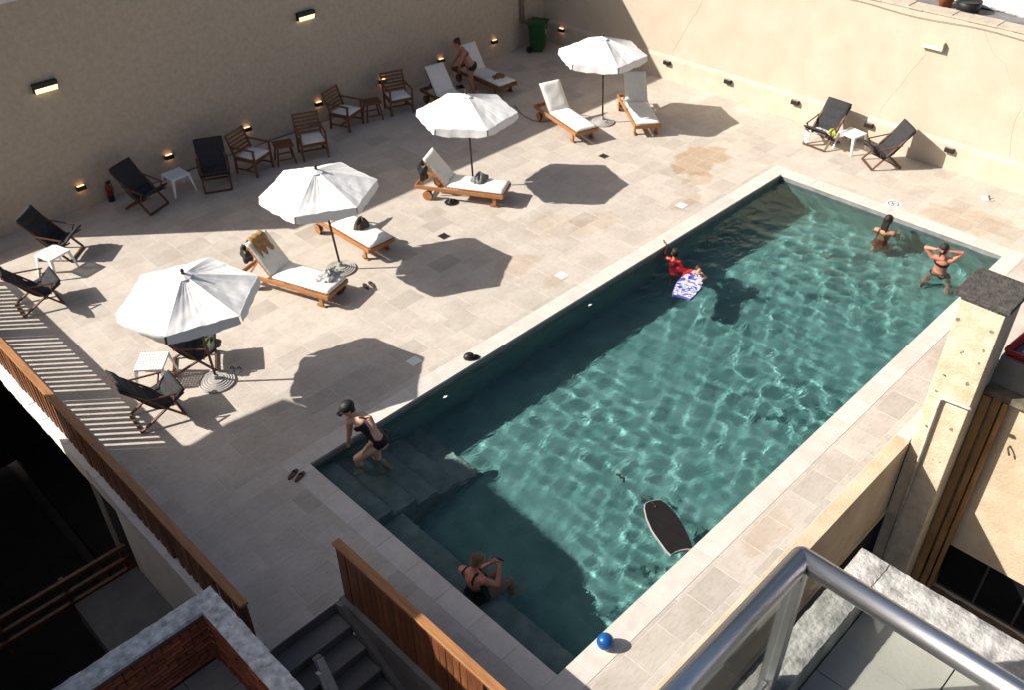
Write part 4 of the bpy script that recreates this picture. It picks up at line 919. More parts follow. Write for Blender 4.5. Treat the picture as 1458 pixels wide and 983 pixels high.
def frame3(fwd, up):
    f = Vector(fwd).normalized(); u = Vector(up); u = (u - u.dot(f)*f).normalized(); s = f.cross(u)   # s: the person's right
    return f, u, s
def person(label, J, face, up, front, skin, clothes, k=1.0, group=None, hands=(0.5, 0.5), water=False, hair=None, palm=None, voxel=0.0095, build=1.0):
    """J: joints in metres (world). front: chest direction. clothes: list of (name, material, predicate)."""
    root = empty('person', J['root']); tag(root, label, 'person', group)
    mb = MB(); fr = Vector(front).normalized(); bw = build
    pel, nk, hd = J['pel'], J['neck'], J['head']; ax = (nk-pel).normalized()
    sd_ = ax.cross(fr).normalized()
    w1 = pel.lerp(nk, 0.38); c1 = pel.lerp(nk, 0.72)
    cone(mb, pel-ax*0.03*k, pel+ax*0.04*k, 0.155*k*bw, 0.15*k*bw, sd_, 0.72)
    cone(mb, pel+ax*0.04*k, w1, 0.148*k*bw, 0.122*k*bw, sd_, 0.72)
    cone(mb, w1, c1, 0.122*k*bw, 0.142*k*bw, sd_, 0.70)
    cone(mb, c1, pel.lerp(nk, 0.88), 0.142*k*bw, 0.10*k, sd_, 0.66)
    if J.get('bust'):
        for s in (-1, 1): mb.ell(c1 + fr*0.085*k*bw + sd_*s*0.062*k - ax*0.01*k, (0.058*k, 0.058*k, 0.058*k))
    for s in (-1, 1): mb.ell(pel - fr*0.055*k*bw + sd_*s*0.072*k - ax*0.03*k, (0.085*k*bw,)*3)
    cone(mb, nk-ax*0.05*k, nk.lerp(hd, 0.55), 0.055*k, 0.048*k)
    f, u, s_ = frame3(face, up)
    hr_ = Matrix((f, s_, u)).transposed()
    mb.ell(hd+u*0.02*k, (0.098*k, 0.078*k, 0.095*k), hr_, 18, 12); mb.ell(hd+f*0.022*k-u*0.05*k, (0.068*k, 0.058*k, 0.062*k), hr_)
    mb.ell(hd+f*0.092*k-u*0.022*k, (0.020*k, 0.013*k, 0.024*k), hr_); mb.ell(hd+f*0.076*k-u*0.065*k, (0.016*k, 0.024*k, 0.011*k), hr_)
    for s in (-1, 1): mb.ell(hd+s_*s*0.078*k-u*0.01*k-f*0.008*k, (0.018*k, 0.010*k, 0.028*k), hr_)
    for i, S_ in enumerate(('l', 'r')):
        sh, el, wr = J['sh_'+S_], J['el_'+S_], J['wr_'+S_]
        cone(mb, pel.lerp(nk, 0.86), sh, 0.072*k, 0.056*k); cone(mb, sh, el, 0.053*k*bw, 0.040*k*bw); cone(mb, el, wr, 0.040*k*bw, 0.027*k)
        pn = (palm or {}).get(S_, -Vector(front)); hd_ = J.get('hd_'+S_); dv = (hd_-wr) if hd_ is not None else (wr-el)
        hand(mb, wr, dv, pn, hands[i], k)
        hp, kn, an = J['hip_'+S_], J['kn_'+S_], J['an_'+S_]
        cone(mb, hp, kn, 0.086*k*bw, 0.055*k*bw); cone(mb, kn, kn.lerp(an, 0.4), 0.054*k, 0.055*k*bw); cone(mb, kn.lerp(an, 0.4), an, 0.055*k*bw, 0.034*k)
        toe = J.get('toe_'+S_, an + Vector((front[0], front[1], 0)).normalized()*0.16*k - Vector((0, 0, 0.06*k)))
        heel = an - (toe-an).normalized()*0.035*k; heel.z = toe.z+0.012*k
        cone(mb, heel, toe, 0.034*k, 0.030*k, Vector((0, 0, 1)).cross(toe-an), 0.75); cone(mb, an, an.lerp(heel, .8), 0.036*k, 0.034*k)
    me = remeshed(mb, voxel, 'body', skin)
    body = bpy.data.objects.new('body', me); COL.objects.link(body); body.parent = root; body.location = -Vector(root.location)
    # garments: faces of the body inside a region, lifted off the skin
    co = np.empty(len(me.vertices)*3); me.vertices.foreach_get('co', co); co = co.reshape(-1, 3)
    no = np.empty(len(me.vertices)*3); me.vertex_normals.foreach_get('vector', no); no = no.reshape(-1, 3)
    P = lambda v: np.array(v)
    tor = (co-P(pel)) @ P(ax) / (nk-pel).length                      # 0 at the pelvis, 1 at the neck
    lat = np.abs((co-P(pel)) @ P(sd_)); dep = (co-P(pel)) @ P(fr)
    def seg(a, b):
        a_, b_ = P(a), P(b); d = b_-a_; t_ = np.clip(((co-a_) @ d)/(d @ d), 0, 1); return np.linalg.norm(co-(a_+t_[:, None]*d), axis=1), t_
    info = dict(t=tor, lat=lat, dep=dep, k=k, sl=(co-P(pel)) @ P(sd_))
    dtor, _ = seg(pel, nk); info['dtor'] = dtor
    arm = np.minimum(*(seg(J['sh_'+S_].lerp(J['el_'+S_], .12), J['el_'+S_])[0] for S_ in 'lr')); fore = np.minimum(*(seg(J['el_'+S_], J['wr_'+S_])[0] for S_ in 'lr'))
    leg = np.minimum(*(seg(J['hip_'+S_].lerp(J['kn_'+S_], .25), J['kn_'+S_])[0] for S_ in 'lr')); shin = np.minimum(*(seg(J['kn_'+S_], J['an_'+S_])[0] for S_ in 'lr'))
    hdis = np.linalg.norm(co-P(hd), axis=1)
    info['arm'] = np.minimum(arm/(.058*k*bw), fore/(.045*k*bw)) < 1.12; info['uarm'] = arm/(.058*k*bw) < 1.15; info['leg'] = np.minimum(leg/(.085*k*bw), shin/(.06*k*bw)) < 1.08; info['head'] = hdis < 0.135*k
    polys = [tuple(p.vertices) for p in me.polygons]
    for (nm, mt, pred, lift) in clothes:
        mask = pred(info); keep = [p for p in polys if all(mask[v] for v in p)]
        if not keep: continue
        used = sorted({v for p in keep for v in p}); ix = {v: i for i, v in enumerate(used)}
        g_ = MB(); g_.v = [tuple(co[v]+no[v]*lift) for v in used]; g_.f = [tuple(ix[v] for v in p) for p in keep]
        o = g_.build(nm, mt, root, smooth=True, solid=0.003); o.location = -Vector(root.location)
        if water: o.cycles.is_caustics_receiver = True
    if hair:
        hm = MB(); hair(hm, hd, f, u, s_, k)
        o = bpy.data.objects.new('hair', remeshed(hm, 0.008, 'hair', M_HAIR.get(J.get('hair', 'dark')), 1)); COL.objects.link(o); o.parent = root; o.location = -Vector(root.location)
    for s in (-1, 1):
        MB().ell(hd+f*0.086*k+s_*s*0.030*k+u*0.012*k, (0.008*k, 0.010*k, 0.006*k), hr_, 8, 6).build('eye', mat('eye_dark', (0.02, 0.015, 0.012)), root, loc=-Vector(root.location))
    if water: body.cycles.is_caustics_receiver = True
    return root
M_HAIR = {'dark': mat('dark_hair', (0.025, 0.015, 0.012), (0.008, 0.006, 0.005), 30, 0.4, 0.8, 60, stretch=(3, 3, 0.4)), 'blond': mat('streaked_hair', (0.24, 0.145, 0.075), (0.045, 0.025, 0.017), 25, 0.5, 0.8, 60, stretch=(3, 3, 0.5)), 'auburn': mat('auburn_hair', (0.05, 0.018, 0.012), (0.02, 0.008, 0.006), 25, 0.5, 0.8, 60)}
SK1 = mat('light_skin', (0.66, 0.40, 0.28), (0.58, 0.33, 0.22), 9, 0.5, 0.1, 80)
SK2 = mat('tanned_skin', (0.42, 0.205, 0.125), (0.37, 0.175, 0.105), 9, 0.5, 0.1, 80)
SK3 = mat('sunburnt_skin', (0.56, 0.235, 0.16), (0.47, 0.19, 0.13), 9, 0.5, 0.1, 80)
M_SUIT = mat('black_swimsuit', (0.012, 0.012, 0.013), (0.008, 0.008, 0.009), 20, 0.6)
M_REDV = mat('red_swim_shirt', (0.50, 0.012, 0.016), (0.36, 0.008, 0.012), 12, 0.35)
M_RUST = mat('rust_bikini', (0.22, 0.03, 0.02), (0.14, 0.02, 0.014), 12, 0.7)
V = Vector
def hair_cap(hm, hd, f, u, s, k):
    hm.ell(hd+u*0.033*k-f*0.016*k, (0.098*k, 0.088*k, 0.092*k), Matrix((f, s, u)).transposed(), 18, 12)
    hm.ell(hd-f*0.045*k-u*0.02*k, (0.062*k, 0.078*k, 0.078*k), Matrix((f, s, u)).transposed())
def hair_bun(hm, hd, f, u, s, k):
    hair_cap(hm, hd, f, u, s, k); hm.ell(hd-f*0.085*k+u*0.075*k, (0.042*k,)*3)
def hair_long(hm, hd, f, u, s, k):
    hair_cap(hm, hd, f, u, s, k)
    for q in (-0.05, -0.02, 0.015, 0.045): cone(hm, hd-f*0.07*k+s*q*k, hd-f*0.115*k+s*q*1.2*k-u*0.30*k, 0.032*k, 0.016*k)
def hair_tail(hm, hd, f, u, s, k):
    hair_cap(hm, hd, f, u, s, k); cone(hm, hd-f*0.085*k+u*0.03*k, hd-f*0.15*k-u*0.10*k, 0.026*k, 0.014*k)
one_piece = lambda i: (i['t'] > -0.24) & (i['t'] < 0.80) & (i['dtor'] < 0.20*i['k']) & ~i['arm'] & ~i['leg'] & ~i['head'] & ~((i['dep'] < -0.03) & (i['t'] > 0.42))
bk_bottom = lambda i: (i['t'] > -0.24) & (i['t'] < 0.06) & (i['dtor'] < 0.22*i['k']) & ~i['leg'] & ~i['arm']
bk_top = lambda i: (i['t'] > 0.62) & (i['t'] < 0.76) & (i['dtor'] < 0.2*i['k']) & ~i['arm'] & ~i['head']
strap_l = lambda i: (i['t'] >= 0.70) & (i['t'] < 1.02) & (np.abs(i['sl']-0.085*i['k']) < 0.016) & ~i['head'] & ~i['arm'] & (i['dep'] < 0.02)
strap_r = lambda i: (i['t'] >= 0.70) & (i['t'] < 1.02) & (np.abs(i['sl']+0.085*i['k']) < 0.016) & ~i['head'] & ~i['arm'] & (i['dep'] < 0.02)

# woman stepping out of the pool, cap and black swimsuit
J = dict(pel=V((0.90, -0.56, 0.27)), neck=V((0.775, -0.30, 0.64)), head=V((0.70, -0.185, 0.74)), sh_l=V((0.865, -0.44, 0.61)), el_l=V((0.86, -0.62, 0.39)), wr_l=V((0.705, -0.53, 0.21)), hd_l=V((0.64, -0.50, 0.14)),
         sh_r=V((0.665, -0.235, 0.565)), el_r=V((0.66, -0.19, 0.30)), wr_r=V((0.66, -0.12, 0.09)), hip_l=V((0.925, -0.63, 0.22)), kn_l=V((0.575, -0.43, 0.00)), an_l=V((0.68, -0.43, -0.41)),
         hip_r=V((0.86, -0.49, 0.22)), kn_r=V((0.87, -0.52, -0.17)), an_r=V((1.02, -0.60, -0.57)), bust=1, root=V((0.7, -0.45, -0.48)))
J['toe_l'] = J['an_l'] + V((-0.14, 0.06, -0.055)); J['toe_r'] = J['an_r'] + V((-0.13, 0.07, -0.07))
person('woman in black cap and swimsuit climbing the pool steps', J, V((-0.75, 0.35, -0.30)), V((-0.2, 0.25, 0.9)), V((-0.66, 0.42, -0.42)), SK1, [('swimsuit', M_SUIT, one_piece, 0.006), ('strap', M_SUIT, strap_l, 0.006), ('strap', M_SUIT, strap_r, 0.006)], water=True, hair=hair_cap, palm={'l': V((0.2, -.2, -1)), 'r': V((0, 0, -1))}, build=1.14)
t = empty('baseball_cap', J['head']+V((0, 0, .06))); tag(t, 'black cap worn by the woman on the pool steps', 'cap')
f, u, s = frame3(V((-0.75, 0.35, -0.30)), V((-0.2, 0.25, 0.9))); hm_ = Matrix((f, s, u)).transposed()
m_ = MB().ell((0, 0, 0), (0.117, 0.104, 0.092), hm_, 20, 12); c0_ = -V((0, 0, .06))+u*0.052-f*0.012; m_.v = [tuple(V(v)+c0_) for v in m_.v]; m_.build('crown', M_SUIT, t, smooth=True)
m_ = MB(); m_.grid(lambda a, b: tuple(c0_ + f*(0.085+0.10*b*math.sqrt(max(0, 1-(2*a-1)**2*0.75))) + s*(2*a-1)*0.085 - u*(0.012+0.028*b+0.02*(2*a-1)**2)), 12, 5); m_.build('brim', M_SUIT, t, smooth=True, solid=0.006)

# woman bending beside the shaded loungers
J = dict(pel=V((11.13, 8.36, 0.80)), neck=V((10.98, 8.52, 1.22)), head=V((10.93, 8.66, 1.37)), sh_l=V((10.90, 8.36, 1.17)), el_l=V((10.84, 8.48, 0.90)), wr_l=V((10.92, 8.60, 0.68)), sh_r=V((11.09, 8.62, 1.19)), el_r=V((11.02, 8.78, 0.95)), wr_r=V((10.95, 8.88, 0.76)),
         hip_l=V((11.08, 8.29, 0.76)), kn_l=V((11.06, 8.36, 0.42)), an_l=V((11.18, 8.34, 0.07)), hip_r=V((11.20, 8.42, 0.76)), kn_r=V((11.24, 8.52, 0.42)), an_r=V((11.40, 8.52, 0.07)), bust=1, root=V((11.2, 8.42, 0)), hair='auburn')
person('woman in dark bikini bending between the shaded loungers', J, V((-0.75, 0.6, -0.35)), V((-.3, .3, .9)), V((-0.66, 0.6, -0.42)), SK2, [('bikini_bottom', M_SUIT, bk_bottom, 0.006), ('bikini_top', M_RUST, bk_top, 0.006)], hair=hair_bun)

# woman sitting on the underwater bench with a phone
J = dict(pel=V((0.33, -3.26, -0.40)), neck=V((0.32, -3.20, 0.10)), head=V((0.385, -3.235, 0.26)), sh_l=V((0.27, -3.06, 0.03)), el_l=V((0.45, -3.08, -0.16)), wr_l=V((0.60, -3.22, 0.00)), sh_r=V((0.345, -3.37, 0.02)), el_r=V((0.50, -3.46, -0.14)), wr_r=V((0.615, -3.40, 0.045)), hd_r=V((0.655, -3.37, 0.12)),
         hip_l=V((0.36, -3.18, -0.43)), kn_l=V((0.76, -3.17, -0.42)), an_l=V((0.78, -3.17, -0.84)), hip_r=V((0.37, -3.36, -0.43)), kn_r=V((0.77, -3.43, -0.42)), an_r=V((0.79, -3.44, -0.84)), bust=1, root=V((0.33, -3.26, -0.53)), hair='blond')
person('woman seated in the water at the pool edge holding a phone', J, V((0.85, -0.25, -0.45)), V((0.35, 0, .9)), V((0.97, -0.1, 0.0)), SK3, [('swimsuit', M_SUIT, one_piece, 0.006), ('strap', M_SUIT, strap_l, 0.006), ('strap', M_SUIT, strap_r, 0.006)], water=True, hair=hair_bun, build=1.12, hands=(0.7, 1.0))
t = empty('phone', V((0.655, -3.365, 0.165))); tag(t, 'black mobile phone held by the seated woman in the water', 'phone')
rt = Matrix.Rotation(R(20), 3, 'Z') @ Matrix.Rotation(R(-28), 3, 'Y')
MB().box((0, 0, 0), (0.009, 0.074, 0.152), rt).build('case', M_BLACK, t, bevel=0.003); MB().box(rt @ V((-0.0056, 0, 0)), (0.001, 0.066, 0.142), rt).build('screen', mat('phone_glass', (0.02, 0.02, 0.025), None, 4, 0.08), t)

# two children with red swim shirts
red = lambda i: (i['t'] > 0.0) & (i['t'] < 1.02) & ((i['dtor'] < 0.24*i['k']) | i['uarm']) & ~i['leg'] & ~i['head']
shorts = lambda i: (i['t'] <= 0.02) & (i['t'] > -0.6) & (i['dtor'] < 0.3*i['k']) & ~i['arm']
J = dict(pel=V((8.4, -0.4, -0.6)), neck=V((8.405, -0.355, -0.12)), head=V((8.42, -0.335, 0.025)), sh_l=V((8.37, -0.23, -0.15)), el_l=V((8.45, -0.1, -0.2)), wr_l=V((8.57, 0, 0.015)), hd_l=V((8.6, 0.06, 0.02)), sh_r=V((8.43, -0.47, -0.16)), el_r=V((8.38, -0.6, -0.3)), wr_r=V((8.3, -0.72, -0.27)),
         hip_l=V((8.38, -0.33, -0.62)), kn_l=V((8.42, -0.28, -0.95)), an_l=V((8.3, -0.34, -1.25)), hip_r=V((8.4, -0.47, -0.62)), kn_r=V((8.46, -0.5, -0.95)), an_r=V((8.36, -0.56, -1.25)), root=V((8.4, -0.4, -1.3)))
person('child in red swim shirt holding the pool edge', J, V((0.5, 0.8, 0.1)), V((0, 0, 1)), V((0.4, 0.9, 0)), SK2, [('swim_shirt', M_REDV, red, 0.008), ('shorts', M_REDV, shorts, 0.008)], k=0.80, water=True, hair=hair_cap)
J = dict(pel=V((8.42, -0.55, -0.40)), neck=V((8.24, -0.93, -0.10)), head=V((8.185, -1.06, 0.05)), sh_l=V((8.12, -0.83, -0.13)), el_l=V((8.00, -0.86, -0.14)), wr_l=V((7.90, -1.00, -0.075)), sh_r=V((8.36, -0.99, -0.13)), el_r=V((8.30, -1.17, -0.13)), wr_r=V((8.13, -1.21, -0.070)),
         hip_l=V((8.37, -0.52, -0.44)), kn_l=V((8.48, -0.22, -0.70)), an_l=V((8.60, -0.20, -1.05)), hip_r=V((8.49, -0.58, -0.44)), kn_r=V((8.62, -0.32, -0.70)), an_r=V((8.74, -0.36, -1.05)), root=V((8.3, -0.8, -0.9)), hair='auburn')
person('child in red swim shirt leaning on the patterned bodyboard', J, V((-0.5, -0.75, -0.1)), V((0, -.1, 1)), V((-0.3, -0.5, -0.85)), SK1, [('swim_shirt', M_REDV, red, 0.008), ('shorts', M_REDV, shorts, 0.008)], k=0.78, water=True, hair=hair_cap, palm={'l': V((0, 0, -1)), 'r': V((0, 0, -1))})

# woman with long dark hair up to her shoulders in the water
J = dict(pel=V((12.15, -2.80, -0.64)), neck=V((12.23, -2.81, -0.05)), head=V((12.29, -2.805, 0.13)), sh_l=V((12.20, -2.64, -0.12)), el_l=V((12.30, -2.56, -0.37)), wr_l=V((12.52, -2.64, -0.34)), sh_r=V((12.27, -2.97, -0.12)), el_r=V((12.38, -3.06, -0.37)), wr_r=V((12.56, -2.98, -0.34)),
         hip_l=V((12.12, -2.72, -0.64)), kn_l=V((12.40, -2.66, -0.80)), an_l=V((12.12, -2.66, -1.0)), hip_r=V((12.14, -2.90, -0.64)), kn_r=V((12.42, -2.96, -0.80)), an_r=V((12.14, -2.96, -1.0)), root=V((12.1, -2.8, -1.05)))
person('woman with long wet dark hair standing in the pool by the far edge', J, V((0.95, -0.1, 0.0)), V((-0.1, 0, 1)), V((0.97, -0.1, 0)), SK2, [('swimsuit', M_RUST, one_piece, 0.006), ('strap', M_SUIT, strap_l, 0.006), ('strap', M_SUIT, strap_r, 0.006)], water=True, hair=hair_long)
# woman fixing her hair with both arms raised
J = dict(pel=V((11.62, -4.26, -0.24)), neck=V((11.42, -4.28, 0.30)), head=V((11.42, -4.27, 0.46)), sh_l=V((11.38, -4.11, 0.24)), el_l=V((11.32, -3.97, 0.40)), wr_l=V((11.28, -4.16, 0.46)), hd_l=V((11.30, -4.25, 0.46)), sh_r=V((11.48, -4.43, 0.23)), el_r=V((11.55, -4.56, 0.42)), wr_r=V((11.40, -4.38, 0.45)), hd_r=V((11.34, -4.29, 0.46)),
         hip_l=V((11.62, -4.17, -0.28)), kn_l=V((11.72, -4.05, -0.66)), an_l=V((11.64, -3.98, -1.02)), hip_r=V((11.65, -4.36, -0.28)), kn_r=V((11.78, -4.42, -0.66)), an_r=V((11.72, -4.46, -1.02)), root=V((11.65, -4.25, -1.08)))
person('woman with raised arms fixing her hair in the shallow end', J, V((0.95, -0.05, 0.15)), V((-0.15, 0, 1)), V((0.9, -0.1, 0.3)), SK3, [('bikini_bottom', M_SUIT, bk_bottom, 0.006), ('bikini_top', M_SUIT, bk_top, 0.006)], water=True, hair=hair_tail)
# ================================================================ SMALL THINGS
def crumple(name, c, size, m, label, cat, seed, rz=0.0, folds=3.0, parent=None, h=None):
    """a soft pile: bag or garment with folds, lying at c"""
    rd = random.Random(seed); ph = [rd.uniform(0, 6) for _ in range(6)]
    hx, hy, hz = size; mb = MB()
    def fn(u, v):
        th = v*math.pi/2; an = u*2*math.pi
        rr = 1 + 0.16*math.sin(folds*an+ph[0]) + 0.10*math.sin((folds*2+1)*an+ph[1]+4*v) + 0.07*math.sin(11*an+ph[2]+7*v)
        z = math.sin(th)*(1 + 0.22*math.sin(3*an+ph[3]+2*v) + 0.12*math.sin(8*an+ph[4]))
        p = V((math.cos(th)*math.cos(an)*rr*hx, math.cos(th)*math.sin(an)*rr*hy, max(0.0, z*hz)))
        return tuple(Matrix.Rotation(rz, 3, 'Z') @ p)
    mb.grid(fn, 48, 12)
    return mb
def lump(a, b, c, seed):
    m = MB().ell((0, 0, 0), (a, b, c), None, 28, 18); rd = random.Random(seed); ph = [rd.uniform(0, 6) for _ in range(4)]
    m.v = [tuple(V(v)*(1+0.16*math.sin(v[1]*38+v[2]*17+ph[0])+0.12*math.sin(v[2]*33-v[1]*21+ph[1])+0.1*math.sin(v[0]*50+ph[2]))) for v in m.v]
    return m
M_GREYP = mat('grey_patterned_cloth', (0.30, 0.29, 0.28), (0.04, 0.04, 0.04), 30, 0.9, 0.6, 50)
M_BW = mat('black_white_cloth', (0.78, 0.77, 0.75), (0.04, 0.04, 0.045), 26, 0.9, 0.5, 50)
M_OLIVE = mat('olive_canvas', (0.075, 0.07, 0.045), (0.045, 0.042, 0.028), 10, 0.85, 0.5, 40)
M_LEOP = mat('spotted_cloth', (0.42, 0.22, 0.09), (0.04, 0.02, 0.012), 30, 0.9, 0.5, 50)
def thing1(name, label, cat, loc, parts, rz=0.0):
    t = empty(name, loc, rz); tag(t, label, cat)
    for (n, mb, m, sm) in parts: mb.build(n, m, t, smooth=sm)
    return t
def strap(a, b, h, r=0.008): return MB().tube([V(a).lerp(V(b), k/8) + V((0, 0, h*math.sin(math.pi*k/8))) for k in range(9)], r, 6)
p = g(683, 255, 0.42); thing1('bag', 'grey patterned bag on the lounger under the third parasol', 'bag', (p.x, p.y, 0.395), [('sack', crumple('b', 0, (0.20, 0.15, 0.15), 0, '', '', 3), M_GREYP, True), ('strap', strap((-.12, 0, .1), (.12, .03, .1), .10), M_BLACK, True)])
p = g(515, 320, 0.45); thing1('tote_bag', 'olive tote bag standing on the second lounger', 'bag', (p.x, p.y, 0.39), [('sack', crumple('b', 0, (0.15, 0.11, 0.20), 0, '', '', 8, folds=2), M_OLIVE, True), ('strap', strap((-.08, 0, .15), (.08, .0, .15), .08), M_OLIVE, True)])
p = g(468, 392, 0.42); thing1('clothes', 'black and white clothes heaped on the lounger foot', 'clothes', (p.x, p.y, 0.392), [('garment', crumple('c', 0, (0.24, 0.17, 0.09), 0, '', '', 12, folds=4), M_BW, True), ('sleeve', crumple('c', 0, (0.12, 0.10, 0.13), 0, '', '', 13, folds=3), M_BW, True)])
p = g(710, 108, 0.42); thing1('clothes', 'spotted brown clothes folded on the shaded lounger', 'clothes', (p.x, p.y, 0.392), [('garment', crumple('c', 0, (0.20, 0.13, 0.07), 0, '', '', 22, folds=4), M_LEOP, True), ('scarf', crumple('c', 0, (0.09, 0.14, 0.09), 0, '', '', 23), M_LEOP, True)])
t = thing1('clothes', 'white, grey and lime clothes dropped on the end wall deck chair', 'clothes', (14.62, 0.10, 0.335), [('towel', crumple('c', 0, (0.10, 0.26, 0.09), 0, '', '', 31), M_BW, True), ('lime_top', crumple('c', 0, (0.09, 0.10, 0.12), 0, '', '', 32), mat('lime_cloth', (0.45, 0.55, 0.06), (0.25, 0.3, 0.05), 20, 0.9), True)])
for c in t.children:
    if c.name.startswith('lime'): c.location = (0.06, -0.22, 0.02)
MB().grid(lambda u, v: (-0.12-0.03*math.sin(v*3)-0.02*u, 0.20+0.12*u, 0.06-0.36*v+0.02*math.sin(u*9)), 6, 8).build('hanging_sleeve', M_CUSH, t, smooth=True, solid=0.006)
p = g(300, 490, 0.42); thing1('backpack', 'dark green patterned bag on the deck chair under the parasol', 'bag', (p.x, p.y, 0.36), [('sack', crumple('b', 0, (0.15, 0.13, 0.15), 0, '', '', 41), mat('camo_cloth', (0.16, 0.19, 0.07), (0.02, 0.025, 0.015), 18, 0.9), True), ('strap', strap((-.1, 0, .08), (.1, .05, .08), .09), M_BLACK, True)])
# tan towel hanging over the first lounger's backrest
lr = Vector((2.855, 3.06, 0)); a_ = R(109); dx_ = V((math.cos(a_), math.sin(a_), 0)); sx_ = V((-math.sin(a_), math.cos(a_), 0)); bk_ = R(52)
def tow(u, v):
    w = (u-.5)*0.36 + 0.02
    if v < .62:
        l_ = 0.74-0.30*(1-v/.62)*(1+0.25*math.sin(u*14)) ; q = lr + dx_*(1.27+l_*math.cos(bk_)-0.075*math.sin(bk_)) + V((0, 0, 0.345+l_*math.sin(bk_)+0.075*math.cos(bk_)))
    else:
        k_ = (v-.62)/.38; q = lr + dx_*(1.27+0.80*math.cos(bk_)-0.03+0.07*min(1, k_*3)) + V((0, 0, 0.37+0.79*math.sin(bk_)+0.03-0.30*k_))
    return q + sx_*(w+0.015*math.sin(v*9+u*4)) + V((0, 0, 0.012*math.sin(u*17)))
o = MB().grid(tow, 16, 26).build('towel', mat('tan_towel', (0.42, 0.27, 0.11), (0.22, 0.13, 0.05), 14, 0.95, 0.6, 40), smooth=True, solid=0.012); tag(o, 'tan towel draped over the backrest of the first lounger', 'towel')
p = lr + dx_*1.86 + V((0, 0, 0.62)) + sx_*0.16
thing1('dark_bag', 'black bag hanging behind the tan towel lounger', 'bag', p, [('sack', lump(0.09, 0.13, 0.17, 5), M_BLACK, True), ('strap', MB().tube([(0, -.05, .12), (-.06, 0, .24), (0, .05, .12)], .014, 6), M_BLACK, True)])
lr3 = Vector((7.615, 3.51, 0)); a3 = R(119); d3 = V((math.cos(a3), math.sin(a3), 0)); s3 = V((-math.sin(a3), math.cos(a3), 0))
thing1('dark_bag', 'black bag hung on the back of the grey bag lounger', 'bag', lr3+d3*1.84+s3*0.12+V((0, 0, 0.55)), [('sack', lump(0.08, 0.14, 0.21, 9), M_BLACK, True), ('strap', MB().tube([(0, -.05, .14), (-.06, 0, .26), (0, .05, .14)], .014, 6), M_BLACK, True)])
# shoes, sandals and hats
def sandal_pair(loc, rz, label, m, name='sandals'):
    t = empty(name, loc, rz); tag(t, label, 'sandals')
    for s in (-1, 1):
        poly = [(0.115*math.cos(a)*(1.0), s*0.06+0.036*math.sin(a)*(1.0+0.2*math.cos(a))) for a in [k*math.pi/8 for k in range(16)]]
        so_ = MB().prism(poly, 0.002, 0.022).build('sole', m, t); MB().tube([(0.03, s*.06-.036, .02), (0.05, s*.06, .05), (0.03, s*.06+.036, .02)], .011, 6).build('strap', M_BLACK, so_)
    return t
M_BRN = mat('brown_leather', (0.13, 0.075, 0.04), (0.06, 0.035, 0.02), 15, 0.7)
p = g(422, 679); sandal_pair((p.x, p.y, 0.003), R(20), 'brown sandals left at the pool corner near the steps', M_BRN)
p = g(335, 529); sandal_pair((p.x, p.y, 0.003), R(40), 'pale sandals by the parasol base next to the slat fence', mat('pale_sole', (0.55, 0.53, 0.5)))
p = g(525, 407); sandal_pair((p.x, p.y, 0.003), R(80), 'small sandals at the foot of the tan towel lounger', M_BRN)
p = g(633, 112); sandal_pair((p.x, p.y, 0.003), R(10), 'dark sandals between the two shaded loungers', M_BLACK)
p = g(655, 124); sandal_pair((p.x, p.y, 0.003), R(-30), 'dark sandals at the feet of the bending woman', M_BLACK)
p = g(1405, 283); sandal_pair((p.x, p.y, 0.003), R(-60), 'white sandals on the paving near the far pool corner', M_LID)
p = g(668, 511); thing1('sun_visor', 'black cap lying on the coping beside the pool', 'cap', (p.x, p.y, 0.006), [('crown', MB().ell((0, 0, 0.03), (0.10, 0.085, 0.075)), M_BLACK, True), ('brim', MB().prism([(0.05, -0.08), (0.15, -0.06), (0.19, 0), (0.15, 0.06), (0.05, 0.08)], 0.004, 0.012), M_BLACK, False)], R(-35))
p = g(482, 413); thing1('dark_hat', 'black bag in the shadow under the tan towel lounger foot', 'bag', (p.x, p.y, 0.003), [('sack', crumple('b', 0, (0.14, 0.11, 0.09), 0, '', '', 51), M_BLACK, True), ('strap', strap((-.06, 0, .05), (.08, .04, .05), .05), M_BLACK, True)])
p = g(643, 288); thing1('dark_hat', 'black hat lying beside the wheel of the third lounger', 'hat', (p.x, p.y, 0.003), [('crown', crumple('b', 0, (0.10, 0.08, 0.07), 0, '', '', 52, folds=2), M_BLACK, True), ('brim', MB().lathe([(0.02, 0.002), (0.15, 0.002), (0.155, 0.010), (0.09, 0.014)], 18), M_BLACK, False)])
# ball
t = empty('ball', (0.70, -5.10, 0.1005+0.004)); tag(t, 'blue and white ball resting on the pool coping', 'ball')
mb = MB(); 
def ballmesh():
    bm_ = bmesh.new(); bmesh.ops.create_uvsphere(bm_, u_segments=32, v_segments=20, radius=0.105)
    me = bpy.data.meshes.new('skin'); bm_.to_mesh(me); bm_.free(); me.polygons.foreach_set('use_smooth', [True]*len(me.polygons)); return me
me = ballmesh(); me.materials.append(mat('blue_vinyl', (0.008, 0.095, 0.30), (0.006, 0.07, 0.24), 8, 0.3)); me.materials.append(M_LID)
for p_ in me.polygons: p_.material_index = 1 if p_.center.z < -0.035 else 0
o = bpy.data.objects.new('skin', me); COL.objects.link(o); o.parent = t
MB().lathe([(0.002, 0.1056), (0.010, 0.1052), (0.011, 0.1035), (0.002, 0.103)], 12).build('valve', mat('deep_blue', (0.008, 0.06, 0.22)), t)
